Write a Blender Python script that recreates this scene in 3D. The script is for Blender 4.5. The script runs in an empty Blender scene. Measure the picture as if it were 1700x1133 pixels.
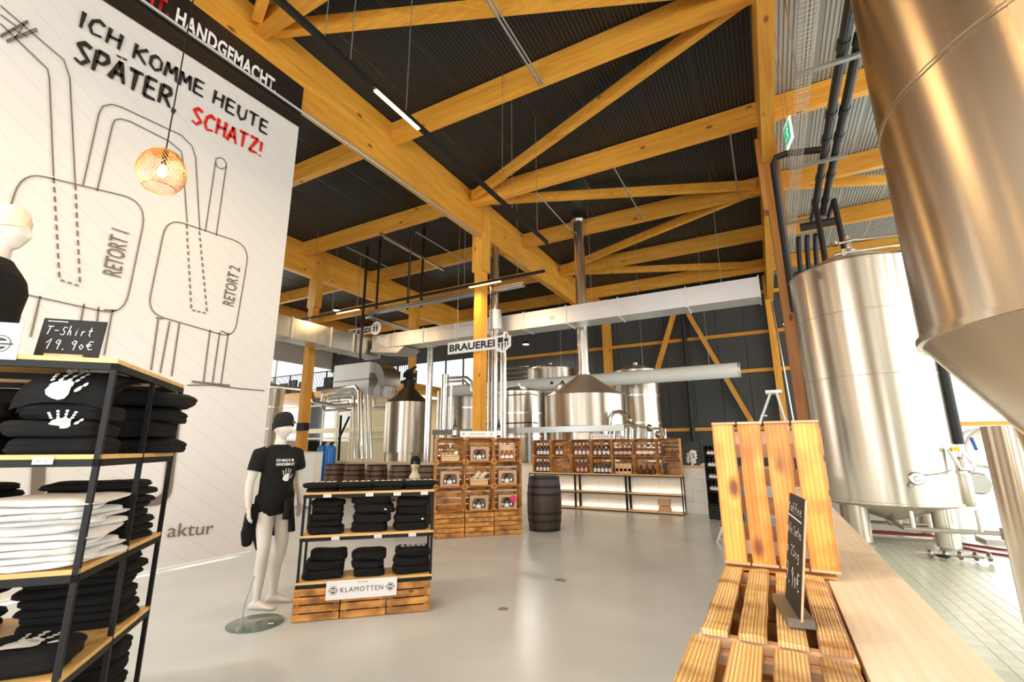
import bpy, bmesh, math, random
from mathutils import Vector, Matrix, noise
sc = bpy.context.scene
COL = sc.collection
PI = math.pi
sin, cos = math.sin, math.cos
# ------------------------------------------------------------------ camera, world, light, exposure
H = 1.5
FPX = 776.2
def _rot(a, b, c):
    Ry = Matrix(((cos(a),0,sin(a)),(0,1,0),(-sin(a),0,cos(a))))
    Rx = Matrix(((1,0,0),(0,cos(b),-sin(b)),(0,sin(b),cos(b))))
    Rz = Matrix(((cos(c),-sin(c),0),(sin(c),cos(c),0),(0,0,1)))
    return Rz @ Rx @ Ry
RC = _rot(0.49729, -0.22499, -0.00437)
cam = bpy.data.cameras.new('camera'); camo = bpy.data.objects.new('camera', cam); COL.objects.link(camo)
cam.sensor_width = 36.0; cam.lens = FPX / 1700 * 36; cam.clip_start = 0.05; cam.clip_end = 200
r_ = Vector((RC[0][0], RC[0][2], -RC[0][1])); u_ = -Vector((RC[1][0], RC[1][2], -RC[1][1])); b_ = -Vector((RC[2][0], RC[2][2], -RC[2][1]))
camo.matrix_world = Matrix(((r_.x,u_.x,b_.x,0),(r_.y,u_.y,b_.y,0),(r_.z,u_.z,b_.z,H),(0,0,0,1)))
sc.camera = camo
sc.view_settings.view_transform = 'Standard'; sc.view_settings.look = 'None'
sc.view_settings.gamma = 1; sc.view_settings.use_curve_mapping = False
sc.view_settings.exposure = -0.15
sc.cycles.use_denoising = True
sc.cycles.max_bounces = 8; sc.cycles.diffuse_bounces = 4; sc.cycles.glossy_bounces = 4
sc.cycles.sample_clamp_indirect = 6
w = bpy.data.worlds.new('world'); sc.world = w; w.use_nodes = True
bg = w.node_tree.nodes['Background']; bg.inputs[0].default_value = (0.95, 0.98, 1.0, 1); bg.inputs[1].default_value = 2.0
def area(name, loc, aim, sx, sy, power, col):
    l = bpy.data.lights.new(name, 'AREA'); l.shape = 'RECTANGLE'; l.size = sx; l.size_y = sy; l.energy = power; l.color = col
    o = bpy.data.objects.new(name, l); COL.objects.link(o); o.location = loc
    o.rotation_euler = Vector(aim).to_track_quat('-Z', 'Y').to_euler(); return o
# daylight standing in the window openings of the hall
for i in range(7): area('daylight_right', (11.85, -5+4.3*i, 3.9), (-1, 0, -0.12), 2.6, 6.0, 330, (0.95, 1.0, 0.98))
area('daylight_gate', (8.6, 22.6, 2.4), (0, -1, -.15), 5.8, 4.0, 420, (1.0, 1.0, 1.0))
for i in range(5): area('daylight_back', (-11.4+3.9*i, -6.9, 3.3), (0, 1, -0.05), 2.2, 5.2, 265, (0.93, 0.97, 1.0))  # light from behind the camera, split into strips to band the tank reflections
area('daylight_left', (-26.6, 12, 4.5), (1, 0, -0.1), 14, 5, 450, (1.0, 0.95, 0.85))

# ------------------------------------------------------------------ pixel rays (frame 1700 x 1133) met with real planes
def ray(x, y):
    u = Vector(((x-850)/FPX, (y-566.5)/FPX, 1)); v = RC.transposed() @ u
    return Vector((v[0], v[2], -v[1]))
def PY(x, y, Y): r = ray(x, y); return r*(Y/r[1]) + Vector((0,0,H))
def PX(x, y, X): r = ray(x, y); return r*(X/r[0]) + Vector((0,0,H))
def PZ(x, y, z=0.): r = ray(x, y); return r*((z-H)/r[2]) + Vector((0,0,H))
def PL(x, y, p, d):
    r = ray(x, y); nx, ny = -d[1], d[0]; t = (nx*p[0]+ny*p[1])/(nx*r[0]+ny*r[1]); return r*t + Vector((0,0,H))

# ------------------------------------------------------------------ mesh builder
class MB:
    def __init__(s): s.v = []; s.f = []
    def add(s, vs, fs):
        n = len(s.v); s.v += [Vector(v) for v in vs]; s.f += [tuple(i+n for i in f) for f in fs]; return s
    def box(s, c, d, rz=0, m=None):
        c = Vector(c); x, y, z = d[0]/2, d[1]/2, d[2]/2
        R = m if m is not None else Matrix.Rotation(rz, 3, 'Z')
        vs = [c + R @ Vector((a*x, b*y, e*z)) for e in (-1,1) for b in (-1,1) for a in (-1,1)]
        return s.add(vs, [(0,2,3,1),(4,5,7,6),(0,1,5,4),(2,6,7,3),(0,4,6,2),(1,3,7,5)])
    def bb(s, x0, x1, y0, y1, z0, z1): return s.box(((x0+x1)/2,(y0+y1)/2,(z0+z1)/2), (x1-x0,y1-y0,z1-z0))
    def bar(s, p, q, w, h, up=(0,0,1)):
        p, q = Vector(p), Vector(q); d = (q-p); L = d.length; d.normalize(); sd = d.cross(Vector(up))
        if sd.length < 1e-4: sd = d.cross(Vector((0,1,0)))
        sd.normalize(); u = sd.cross(d)
        R = Matrix((sd, d, u)).transposed()
        return s.box((p+q)/2, (w, L, h), m=R)
    def ring(s, c, rx, ry, n, ax=None, ay=None):
        ax = ax or Vector((1,0,0)); ay = ay or Vector((0,1,0)); c = Vector(c)
        return [c + ax*(rx*cos(2*PI*i/n)) + ay*(ry*sin(2*PI*i/n)) for i in range(n)]
    def loft(s, rings, cap=True):
        n = len(rings[0]); b = len(s.v)
        for r in rings: s.v += [Vector(p) for p in r]
        for k in range(len(rings)-1):
            for i in range(n):
                j = (i+1) % n; s.f.append((b+k*n+i, b+k*n+j, b+(k+1)*n+j, b+(k+1)*n+i))
        if cap:
            s.f.append(tuple(b+i for i in range(n))[::-1]); e = b+(len(rings)-1)*n; s.f.append(tuple(e+i for i in range(n)))
        return s
    def tube(s, pts, r, n=8, cap=True):
        pts = [Vector(p) for p in pts]; rs = r if isinstance(r, (list, tuple)) else [r]*len(pts)
        rings = []; prev = None
        for i, p in enumerate(pts):
            t = (pts[min(i+1, len(pts)-1)] - pts[max(i-1, 0)]).normalized()
            if prev is None:
                a = Vector((0,0,1)) if abs(t.z) < 0.9 else Vector((1,0,0)); ax = t.cross(a).normalized()
            else:
                ax = (prev - t*prev.dot(t)).normalized()
            prev = ax; ay = t.cross(ax)
            rings.append(s.ring(p, rs[i], rs[i], n, ax, ay))
        return s.loft(rings, cap)
    def lathe(s, prof, n=24, c=(0,0,0), cap=True):
        return s.loft([s.ring((c[0],c[1],c[2]+z), r, r, n) for r, z in prof], cap)
    def ell(s, c, rx, ry, rz, n=12, k=7):
        rings = [s.ring((c[0],c[1],c[2]-rz*cos(PI*(i+.12)/(k+.24-.0))), rx*sin(PI*(i+.12)/(k+.24)), ry*sin(PI*(i+.12)/(k+.24)), n) for i in range(k+1)]
        return s.loft(rings)
    def strip(s, pts, w, nrm):
        # flat ribbon following pts, lying square to nrm
        pts = [Vector(p) for p in pts]; nrm = Vector(nrm); b = len(s.v)
        ws = w if isinstance(w, (list, tuple)) else [w]*len(pts)
        for i, p in enumerate(pts):
            t = (pts[min(i+1, len(pts)-1)] - pts[max(i-1, 0)]); sd = t.cross(nrm).normalized()*ws[i]/2
            s.v += [p+sd, p-sd]
        for i in range(len(pts)-1): s.f.append((b+2*i, b+2*i+1, b+2*i+3, b+2*i+2))
        return s
    def poly(s, pts): b = len(s.v); s.v += [Vector(p) for p in pts]; s.f.append(tuple(range(b, b+len(pts)))); return s
    def xf(s, M): s.v = [M @ v for v in s.v]; return s
    def mesh(s, name, m, off=None, smooth=False):
        me = bpy.data.meshes.new(name)
        vs = [v-off for v in s.v] if off is not None else s.v
        me.from_pydata([tuple(v) for v in vs], [], s.f); me.validate(); me.update()
        bm = bmesh.new(); bm.from_mesh(me); bmesh.ops.recalc_face_normals(bm, faces=bm.faces); bm.to_mesh(me); bm.free()
        if smooth: me.shade_smooth(); me.set_sharp_from_angle(angle=0.62)
        if m: me.materials.append(m)
        return me

def tags(o, label=None, cat=None, group=None, kind=None):
    if label: o['label'] = label
    if cat: o['category'] = cat
    if group: o['group'] = group
    if kind: o['kind'] = kind
    return o
def solo(name, mb, m, label, cat, group=None, base=None, smooth=False, kind=None):
    # a thing that is one mesh, its origin at its base
    if base is None:
        xs = [v.x for v in mb.v]; ys = [v.y for v in mb.v]; base = ((min(xs)+max(xs))/2, (min(ys)+max(ys))/2, min(v.z for v in mb.v))
    o = bpy.data.objects.new(name, mb.mesh(name, m, Vector(base), smooth)); o.location = base; COL.objects.link(o)
    return tags(o, label, cat, group, kind)
def root(name, loc, label=None, cat=None, group=None, kind=None, rz=0):
    o = bpy.data.objects.new(name, None); o.location = loc; o.rotation_euler.z = rz; o.empty_display_size = .1; COL.objects.link(o)
    return tags(o, label, cat, group, kind)
def part(par, name, mb, m, label=None, world=False, smooth=False, off=None, kind=None, grand=None):
    # local coordinates of the parent; world=True: mesh given in world coordinates of an unrotated root
    if world: off = (grand or par).location
    me = mb if isinstance(mb, bpy.types.Mesh) else mb.mesh(name, m, off, smooth)
    o = bpy.data.objects.new(name, me); o.parent = par; COL.objects.link(o)
    if label: o['label'] = label
    if kind: o['kind'] = kind
    return o
def place(par, name, me, loc=(0,0,0), rot=(0,0,0), scale=(1,1,1), label=None):
    o = bpy.data.objects.new(name, me); o.parent = par; o.location = loc; o.rotation_euler = rot; o.scale = scale; COL.objects.link(o)
    if label: o['label'] = label
    return o
def kids(o): return [c for c in KID.get(o.name, [])]
def dup(o, loc, rz=None, label=None, group=None, par=None, scale=None):
    c = o.copy(); COL.objects.link(c)
    if par is not None: c.parent = par
    if loc is not None: c.location = loc
    if rz is not None: c.rotation_euler.z = rz
    if label: c['label'] = label
    if group: c['group'] = group
    if scale: c.scale = scale
    for ch in list(o.children): dup(ch, None, par=c)
    return c
def text(par, name, s, o, right, up, h, m, width=None, off=None, label=None, bold=0.0, align='L', shear=0.0, sp=1.0):
    # lettering as thin flat mesh; o = lower left corner of the string
    c = bpy.data.curves.new(name, 'FONT'); c.body = s; c.size = 1; c.offset = bold; c.shear = shear; c.resolution_u = 3; c.space_character = sp
    t = bpy.data.objects.new(name, c); COL.objects.link(t)
    me = bpy.data.meshes.new_from_object(t.evaluated_get(bpy.context.evaluated_depsgraph_get()))
    bpy.data.objects.remove(t); bpy.data.curves.remove(c)
    xs = [v.co.x for v in me.vertices]; ys = [v.co.y for v in me.vertices]
    x0, x1, y0, y1 = min(xs), max(xs), min(ys), max(ys)
    ky = h/(y1-y0); kx = (width/(x1-x0)) if width else ky
    R, U, O = Vector(right).normalized(), Vector(up).normalized(), Vector(o)
    if align == 'C': O = O - R*(kx*(x1-x0)/2)
    if off is not None: O = O - Vector(off)
    for v in me.vertices: v.co = O + R*((v.co.x-x0)*kx) + U*((v.co.y-y0)*ky)
    me.materials.clear(); me.materials.append(m); me.name = name
    ob = bpy.data.objects.new(name, me); COL.objects.link(ob)
    if par is not None: ob.parent = par
    if label: ob['label'] = label
    return ob

# ------------------------------------------------------------------ materials
MT = {}
def nt(name):
    m = bpy.data.materials.new(name); m.use_nodes = True; t = m.node_tree; MT[name] = m
    return m, t, t.nodes['Principled BSDF'], lambda k, **kw: _nd(t, k, **kw)
def _nd(t, k, **kw):
    n = t.nodes.new(k)
    for a, b in kw.items():
        if isinstance(b, (int, float, str, bool)) and hasattr(n, a): setattr(n, a, b)
    return n
def mat(name, col, rough=.5, metal=0., emis=None, es=0., bump=0., bs=40., alpha=1., trans=0., coat=0., var=0., spec=.5):
    m, t, p, N = nt(name)
    p.inputs['Base Color'].default_value = (*col, 1); p.inputs['Roughness'].default_value = rough; p.inputs['Metallic'].default_value = metal
    p.inputs['Specular IOR Level'].default_value = spec
    if emis: p.inputs['Emission Color'].default_value = (*emis, 1); p.inputs['Emission Strength'].default_value = es
    if trans: p.inputs['Transmission Weight'].default_value = trans
    if coat: p.inputs['Coat Weight'].default_value = coat
    if alpha < 1: p.inputs['Alpha'].default_value = alpha
    if bump or var:
        tc = N('ShaderNodeTexCoord'); no = N('ShaderNodeTexNoise'); no.inputs['Scale'].default_value = bs; no.inputs['Detail'].default_value = 6
        t.links.new(tc.outputs['Object'], no.inputs['Vector'])
        if bump:
            b = N('ShaderNodeBump'); b.inputs['Strength'].default_value = bump; b.inputs['Distance'].default_value = .01
            t.links.new(no.outputs['Fac'], b.inputs['Height']); t.links.new(b.outputs['Normal'], p.inputs['Normal'])
        if var:
            r = N('ShaderNodeValToRGB'); r.color_ramp.elements[0].position = .3; r.color_ramp.elements[1].position = .7
            r.color_ramp.elements[0].color = (*[c*(1-var) for c in col], 1); r.color_ramp.elements[1].color = (*[min(1, c*(1+var*.6)) for c in col], 1)
            t.links.new(no.outputs['Fac'], r.inputs['Fac']); t.links.new(r.outputs['Color'], p.inputs['Base Color'])
    return m
def wood(name, light, dark, axis='X', scale=6., rough=.5, burn=0., knots=True, burncol=(.10,.035,.01), rings=.5, rnd=True, bump=.15, stripes=0., bsc=3.4, ksc=.75, kth=1., edge=0., sfreq=26, bmap=(1,1,1), b0=.44):
    m, t, p, N = nt(name); L = t.links.new
    tc = N('ShaderNodeTexCoord'); oi = N('ShaderNodeObjectInfo')
    add = N('ShaderNodeVectorMath', operation='MULTIPLY_ADD'); add.inputs[1].default_value = (1,1,1)
    L(tc.outputs['Object'], add.inputs[0])
    mr = N('ShaderNodeMath', operation='MULTIPLY'); mr.inputs[1].default_value = 37.0; L(oi.outputs['Random'], mr.inputs[0])
    cx = N('ShaderNodeCombineXYZ'); [L(mr.outputs[0], cx.inputs[i]) for i in range(3)]
    L(cx.outputs[0], add.inputs[2])
    mp = N('ShaderNodeMapping'); k = {'X':(.09,1,1),'Y':(1,.09,1),'Z':(1,1,.09)}[axis]; mp.inputs['Scale'].default_value = k
    L(add.outputs[0], mp.inputs[0])
    n1 = N('ShaderNodeTexNoise'); n1.inputs['Scale'].default_value = scale; n1.inputs['Detail'].default_value = 8; n1.inputs['Distortion'].default_value = .6; L(mp.outputs[0], n1.inputs['Vector'])
    wv = N('ShaderNodeTexNoise'); wv.inputs['Scale'].default_value = scale*5; wv.inputs['Detail'].default_value = 3; L(mp.outputs[0], wv.inputs['Vector'])
    mx = N('ShaderNodeMix', data_type='FLOAT'); mx.inputs[0].default_value = rings; L(n1.outputs['Fac'], mx.inputs[2]); L(wv.outputs['Fac'], mx.inputs[3])
    rp = N('ShaderNodeValToRGB'); e = rp.color_ramp.elements; e[0].position = .36; e[1].position = .62; e[0].color = (*dark, 1); e[1].color = (*light, 1)
    L(mx.outputs[0], rp.inputs['Fac']); col = rp.outputs['Color']
    if knots:
        vm = N('ShaderNodeMapping'); kk = {'X':(.5,1,1),'Y':(1,.5,1),'Z':(1,1,.5)}[axis]; vm.inputs['Scale'].default_value = kk; L(add.outputs[0], vm.inputs[0])
        vo = N('ShaderNodeTexVoronoi'); vo.inputs['Scale'].default_value = scale*ksc; L(vm.outputs[0], vo.inputs['Vector'])
        kr = N('ShaderNodeValToRGB'); kr.color_ramp.elements[0].position = .05*kth; kr.color_ramp.elements[1].position = .12*kth
        kr.color_ramp.elements[0].color = (1,1,1,1); kr.color_ramp.elements[1].color = (0,0,0,1); L(vo.outputs['Distance'], kr.inputs['Fac'])
        m2 = N('ShaderNodeMix', data_type='RGBA'); L(kr.outputs['Color'], m2.inputs[0]); L(col, m2.inputs[6]); m2.inputs[7].default_value = (dark[0]*.35, dark[1]*.28, dark[2]*.25, 1); col = m2.outputs[2]
    if stripes:
        ws = N('ShaderNodeTexWave', wave_type='BANDS', bands_direction={'X':'Y','Y':'X','Z':'X'}[axis]); ws.inputs['Scale'].default_value = sfreq; ws.inputs['Distortion'].default_value = 1.6; ws.inputs['Detail'].default_value = 2; ws.inputs['Detail Scale'].default_value = .6
        L(mp.outputs[0], ws.inputs['Vector'])
        m4 = N('ShaderNodeMix', data_type='RGBA', blend_type='MULTIPLY'); m4.inputs[0].default_value = stripes
        r4 = N('ShaderNodeValToRGB'); r4.color_ramp.elements[0].color = (.42,.2,.07,1); r4.color_ramp.elements[1].color = (1,1,1,1); r4.color_ramp.elements[1].position = .55
        L(ws.outputs['Fac'], r4.inputs['Fac']); L(col, m4.inputs[6]); L(r4.outputs['Color'], m4.inputs[7]); col = m4.outputs[2]
    if burn:
        nb = N('ShaderNodeTexNoise'); nb.inputs['Scale'].default_value = bsc; nb.inputs['Detail'].default_value = 4; mb_ = N('ShaderNodeMapping'); mb_.inputs['Scale'].default_value = bmap; L(add.outputs[0], mb_.inputs[0]); L(mb_.outputs[0], nb.inputs['Vector'])
        br = N('ShaderNodeValToRGB'); br.color_ramp.elements[0].position = b0; br.color_ramp.elements[1].position = b0+.22
        br.color_ramp.elements[0].color = (0,0,0,1); br.color_ramp.elements[1].color = (burn,burn,burn,1); L(nb.outputs['Fac'], br.inputs['Fac'])
        m3 = N('ShaderNodeMix', data_type='RGBA'); L(br.outputs['Color'], m3.inputs[0]); L(col, m3.inputs[6]); m3.inputs[7].default_value = (*burncol, 1); col = m3.outputs[2]
    if edge:
        sx = N('ShaderNodeSeparateXYZ'); L(tc.outputs['Generated'], sx.inputs[0])
        a1 = N('ShaderNodeMath', operation='SUBTRACT'); a1.inputs[1].default_value = .5; L(sx.outputs['X'], a1.inputs[0])
        a2 = N('ShaderNodeMath', operation='ABSOLUTE'); L(a1.outputs[0], a2.inputs[0])
        a3 = N('ShaderNodeMath', operation='MULTIPLY_ADD'); a3.inputs[1].default_value = .22; L(n1.outputs['Fac'], a3.inputs[0]); L(a2.outputs[0], a3.inputs[2])
        er = N('ShaderNodeValToRGB'); er.color_ramp.elements[0].position = .47; er.color_ramp.elements[1].position = .63; er.color_ramp.elements[0].color = (0,0,0,1); er.color_ramp.elements[1].color = (edge,edge,edge,1)
        L(a3.outputs[0], er.inputs['Fac']); m5 = N('ShaderNodeMix', data_type='RGBA'); L(er.outputs['Color'], m5.inputs[0]); L(col, m5.inputs[6]); m5.inputs[7].default_value = (*burncol, 1); col = m5.outputs[2]
    if rnd:
        hv = N('ShaderNodeHueSaturation'); ma = N('ShaderNodeMapRange'); ma.inputs[3].default_value = .82; ma.inputs[4].default_value = 1.14
        L(oi.outputs['Random'], ma.inputs[0]); L(ma.outputs[0], hv.inputs['Value']); L(col, hv.inputs['Color']); col = hv.outputs['Color']
    L(col, p.inputs['Base Color']); p.inputs['Roughness'].default_value = rough
    if bump:
        b = N('ShaderNodeBump'); b.inputs['Strength'].default_value = bump; b.inputs['Distance'].default_value = .004
        L(wv.outputs['Fac'] if not stripes else ws.outputs['Fac'], b.inputs['Height']); L(b.outputs['Normal'], p.inputs['Normal'])
    return m
def steel(name, col=(.74,.71,.66), rough=.2, streak=.25, bump=.03, ax='Z', aniso=0.):
    m, t, p, N = nt(name); L = t.links.new
    tc = N('ShaderNodeTexCoord'); mp = N('ShaderNodeMapping'); mp.inputs['Scale'].default_value = (1,1,.04) if ax == 'Z' else (.05,1,1)
    L(tc.outputs['Object'], mp.inputs[0]); n = N('ShaderNodeTexNoise'); n.inputs['Scale'].default_value = 5; n.inputs['Detail'].default_value = 6; L(mp.outputs[0], n.inputs['Vector'])
    r = N('ShaderNodeMapRange'); r.inputs[3].default_value = rough*(1-streak); r.inputs[4].default_value = rough*(1+streak*2); L(n.outputs['Fac'], r.inputs[0]); L(r.outputs[0], p.inputs['Roughness'])
    p.inputs['Base Color'].default_value = (*col, 1); p.inputs['Metallic'].default_value = 1
    if aniso:
        tg = N('ShaderNodeTangent', direction_type='RADIAL', axis='Z'); p.inputs['Anisotropic'].default_value = aniso; L(tg.outputs[0], p.inputs['Tangent']); p.inputs['Anisotropic Rotation'].default_value = .25
    b = N('ShaderNodeBump'); b.inputs['Strength'].default_value = bump; b.inputs['Distance'].default_value = .0015; L(n.outputs['Fac'], b.inputs['Height']); L(b.outputs['Normal'], p.inputs['Normal'])
    return m
GL, GD = (.84,.41,.055), (.66,.27,.025)
wood('glulam_y', GL, GD, 'Y', 3.2, .45); wood('glulam_brown', (.56,.24,.06), (.42,.16,.035), 'Z', 3.2, .45); wood('glulam_x', GL, GD, 'X', 3.2, .45); wood('glulam_z', GL, GD, 'Z', 3.2, .45)
wood('crate', (.80,.38,.09), (.50,.19,.035), 'X', 9, .5, burn=.75, bsc=6)
wood('crate_z', (.80,.38,.09), (.50,.19,.035), 'Z', 9, .5, burn=.5)
wood('crate_y', (.80,.40,.10), (.50,.20,.04), 'Y', 9, .5, burn=.5)
wood('crate_bright', (.98,.50,.10), (.66,.22,.02), 'Z', 8, .42, burn=.6, burncol=(.38,.11,.012), bsc=8, ksc=1.1, kth=2.0, edge=.85, stripes=.35, sfreq=22, rings=.35)
wood('crate_torched', (1.0,.80,.42), (.98,.62,.20), 'Y', 6, .45, burn=.9, burncol=(.30,.095,.018), knots=False, stripes=.72, bump=.6, bsc=2.6, bmap=(1.2,4.5,1), edge=.6, sfreq=40, b0=.49)
wood('crate_pink', (.80,.50,.30), (.62,.34,.18), 'X', 9, .55)
wood('pine', (.98,.86,.69), (.93,.74,.52), 'Y', 5.0, .5, ksc=.62, kth=1.5, rnd=False, bump=.05, stripes=.07, sfreq=11)
wood('shelf_board', (.86,.62,.34), (.72,.46,.20), 'X', 5, .45, knots=False, bump=.05)
wood('shelf_edge', (.88,.56,.22), (.74,.42,.13), 'X', 5, .45, knots=False, bump=.05)
wood('barrel', (.06,.032,.016), (.02,.011,.007), 'Z', 7, .5, knots=False)
wood('barrel_brown', (.20,.10,.045), (.09,.04,.02), 'Z', 7, .5, knots=False)
steel('steel', (.68,.62,.53), .27, .5, aniso=.85); steel('steel_hood', (.76,.72,.65), .42, .2); steel('steel_dark', (.36,.32,.27), .3); steel('steel_pipe', (.72,.70,.66), .22, .1); steel('steel_x', (.50,.50,.46), .3, .2, .0, ax='X')
steel('galv', (.78,.78,.78), .42, .25, .0); steel('steel_near', (.60,.50,.38), .24, .3, 0, aniso=.9)
mat('black_metal', (.009,.008,.008), .5, 0, spec=.3); mat('black_matt', (.013,.012,.012), .6); mat('black_rubber', (.012,.012,.012), .55)
mat('grey_metal', (.42,.42,.40), .4, .8); mat('white_paint', (.86,.84,.79), .5); mat('cream', (.86,.76,.52), .6); mat('cream_wall', (.80,.70,.46), .7)
mat('white_card', (.88,.87,.85), .45); mat('print_black', (.02,.018,.016), .5); mat('print_grey', (.16,.13,.10), .5); mat('print_red', (.68,.015,.012), .5)
mat('print_white', (.88,.87,.84), .6); mat('chalk', (.86,.85,.82), .8); mat('slate', (.018,.017,.017), .6, spec=.3)
mat('fabric_black', (.009,.0085,.009), .85, spec=.25, bump=.35, bs=26); mat('fabric_tee', (.011,.0105,.0105), .9, spec=.25, bump=.3, bs=18); mat('fabric_white', (.82,.80,.77), .85, bump=.25, bs=30)
mat('skin_white', (.72,.66,.58), .36); mat('skin_cream', (.82,.70,.50), .4); mat('hat', (.010,.010,.010), .95, bump=.6, bs=120)
mat('cardboard', (.52,.34,.20), .7, var=.12, bs=12); mat('straw', (.90,.78,.50), .8); mat('foil', (.75,.72,.66), .25, .6)
mat('bottle_dark', (.012,.008,.006), .08, spec=.8); mat('bottle_red', (.16,.018,.02), .08, spec=.8); mat('bottle_amber', (.36,.13,.02), .1, spec=.7); mat('bottle_brown', (.12,.045,.02), .12)
mat('cap_orange', (.75,.30,.03), .35); mat('cap_white', (.85,.84,.8), .4); mat('cap_dark', (.03,.02,.02), .3); mat('label_white', (.85,.82,.80), .5); mat('label_pink', (.72,.45,.42), .5)
mat('blue_tank', (.01,.16,.55), .35); mat('pink', (.85,.02,.16), .5); mat('glass_base', (.55,.78,.70), .08, trans=.75); mat('clear_glass', (.95,.97,.97), .05, trans=1.)
mat('lamp_on', (1,.9,.7), .5, emis=(1.0,.52,.14), es=9.); mat('bulb_on', (1,.9,.7), .5, emis=(1.0,.55,.16), es=14.); mat('strip_on', (1,1,1), .5, emis=(1.,.85,.6), es=1.6); mat('led_on', (1,1,1), .5, emis=(1.,.95,.85), es=6.)
mat('exit_green', (.02,.42,.20), .4, emis=(.02,.5,.25), es=.7); mat('exit_white', (.85,.9,.87), .4, emis=(.9,1,.95), es=.6)
mat('copper_wire', (.80,.48,.20), .3, .9); mat('hose_red', (.30,.03,.035), .5); mat('blue_grip', (.03,.10,.45), .4); mat('yellow_grip', (.85,.62,.02), .4)
mat('duct_white', (.84,.84,.80), .45); mat('white_duct_cloth', (.86,.86,.80), .6, bump=.1, bs=6)
# ------------------------------------------------------------------ floor
def floor_mats():
    m, t, p, N = nt('concrete'); L = t.links.new
    tc = N('ShaderNodeTexCoord'); n = N('ShaderNodeTexNoise'); n.inputs['Scale'].default_value = .8; n.inputs['Detail'].default_value = 3; n.inputs['Distortion'].default_value = .3
    L(tc.outputs['Object'], n.inputs['Vector']); r = N('ShaderNodeValToRGB'); r.color_ramp.elements[0].position = .3; r.color_ramp.elements[1].position = .7
    r.color_ramp.elements[0].color = (.58,.64,.69,1); r.color_ramp.elements[1].color = (.68,.75,.80,1); L(n.outputs['Fac'], r.inputs['Fac']); L(r.outputs['Color'], p.inputs['Base Color'])
    n2 = N('ShaderNodeTexNoise'); n2.inputs['Scale'].default_value = 3; n2.inputs['Detail'].default_value = 5; L(tc.outputs['Object'], n2.inputs['Vector'])
    q = N('ShaderNodeMapRange'); q.inputs[3].default_value = .20; q.inputs[4].default_value = .30; L(n2.outputs['Fac'], q.inputs[0]); L(q.outputs[0], p.inputs['Roughness'])
    mat('tile', (.68,.70,.58), .24, var=.12, bs=1.5); mat('grout', (.52,.53,.44), .7)
floor_mats()
o = solo('floor', MB().bb(-27, .12, -7, 23, -.2, 0), MT['concrete'], 'polished light grey concrete shop floor', None, kind='structure')
br = root('floor', (6, 8, 0), 'pale green brick-shaped tile floor of the brewery', kind='structure')
part(br, 'grout_bed', MB().bb(.12, 12, -7, 23, -.2, -.006), MT['grout'], world=True)
TL, TW = .235, .115
cand = []
for i in range(int(11.6/TW)):
    for j in range(int(22/TL)):
        X = .35+(i+.5)*TW; Y = .9+(j+.5)*TL + (TL/2 if i % 2 else 0)
        if Y > 22.5: continue
        cand.append((X, Y))
def inframe(X, Y, Z=0):
    c = RC @ Vector((X, -(Z-H), Y))
    if c.z < .1: return False
    x = 850+FPX*c.x/c.z; y = 566.5+FPX*c.y/c.z
    return 1440 < x < 1702 and 840 < y < 1136
near = sorted([c for c in cand if inframe(*c)], key=lambda c: c[0]**2+c[1]**2)[:300]
ns = set(near); tm = MB().box((0,0,-.004), (TW-.005, TL-.005, .008)).mesh('tile', MT['tile'])
random.seed(3)
for X, Y in near: place(br, 'tile', tm, (X-6, Y-8, random.uniform(-.0006,.0006)), (random.uniform(-.003,.003), random.uniform(-.003,.003), 0))
rest = MB()
for X, Y in cand:
    if (X, Y) in ns: continue
    a, b = (TW-.005)/2, (TL-.005)/2; n = len(rest.v)
    rest.v += [Vector((X+sx*a, Y+sy*b, z)) for z in (-.006, 0) for sx, sy in ((-1,-1),(1,-1),(1,1),(-1,1))]
    rest.f += [(n+4,n+5,n+6,n+7)] + [(n+k, n+(k+1)%4, n+4+(k+1)%4, n+4+k) for k in range(4)]
part(br, 'tile_field', rest, MT['tile'], world=True, kind='stuff')
solo('floor_drain', MB().lathe([(.07,0),(.07,.004),(.055,.006)], 18, (PZ(930,964).x, PZ(930,964).y, 0)), MT['grey_metal'], 'small round steel floor socket in the grey concrete before the gift crates', 'floor socket')
solo('floor_drain', MB().lathe([(.05,0),(.05,.004),(.04,.006)], 18, (PZ(835,1012).x, PZ(835,1012).y, 0)), MT['grey_metal'], 'tiny round cap in the grey concrete nearer the camera', 'floor socket')

# ------------------------------------------------------------------ roof deck of ribbed sheets
mat('deck', (.030,.030,.027), .45, .2); mat('deck_window_lit', (.33,.34,.32), .45, .1); mat('wall_panel', (.055,.057,.055), .5)  # second deck colour has the window light at the right painted in
ceil = root('ceiling', (0, 8, 8.92), 'dark ribbed sheet metal roof deck over the timber beams', kind='structure')
mb = MB(); w_, rb = 1.09, .078; n = int(w_/rb)
prof = []
for k in range(n):
    x = -w_/2 + k*rb; prof += [(x, 0), (x+.044, 0), (x+.054, .020), (x+.068, .020)]
prof.append((w_/2, 0))
for k, (x, z) in enumerate(prof): mb.v += [Vector((x, -15, z)), Vector((x, 15, z))]
for k in range(len(prof)-1): mb.f.append((2*k, 2*k+1, 2*k+3, 2*k+2))
pm = mb.mesh('roof_panel', MT['deck'])
pm2 = pm.copy(); pm2.materials.clear(); pm2.materials.append(MT['deck_window_lit'])
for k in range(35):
    X = -26.4 + k*1.1; place(ceil, 'roof_panel', pm2 if X > 1.0 else pm, (X, 0, 0), label='ribbed roof sheet with window light painted in as lighter grey' if X > 1.0 else None)
part(ceil, 'roof_cover', MB().bb(-27.2, 12.2, -7.2, 23.2, 8.95, 9.1), MT['black_matt'], world=True)

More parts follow.
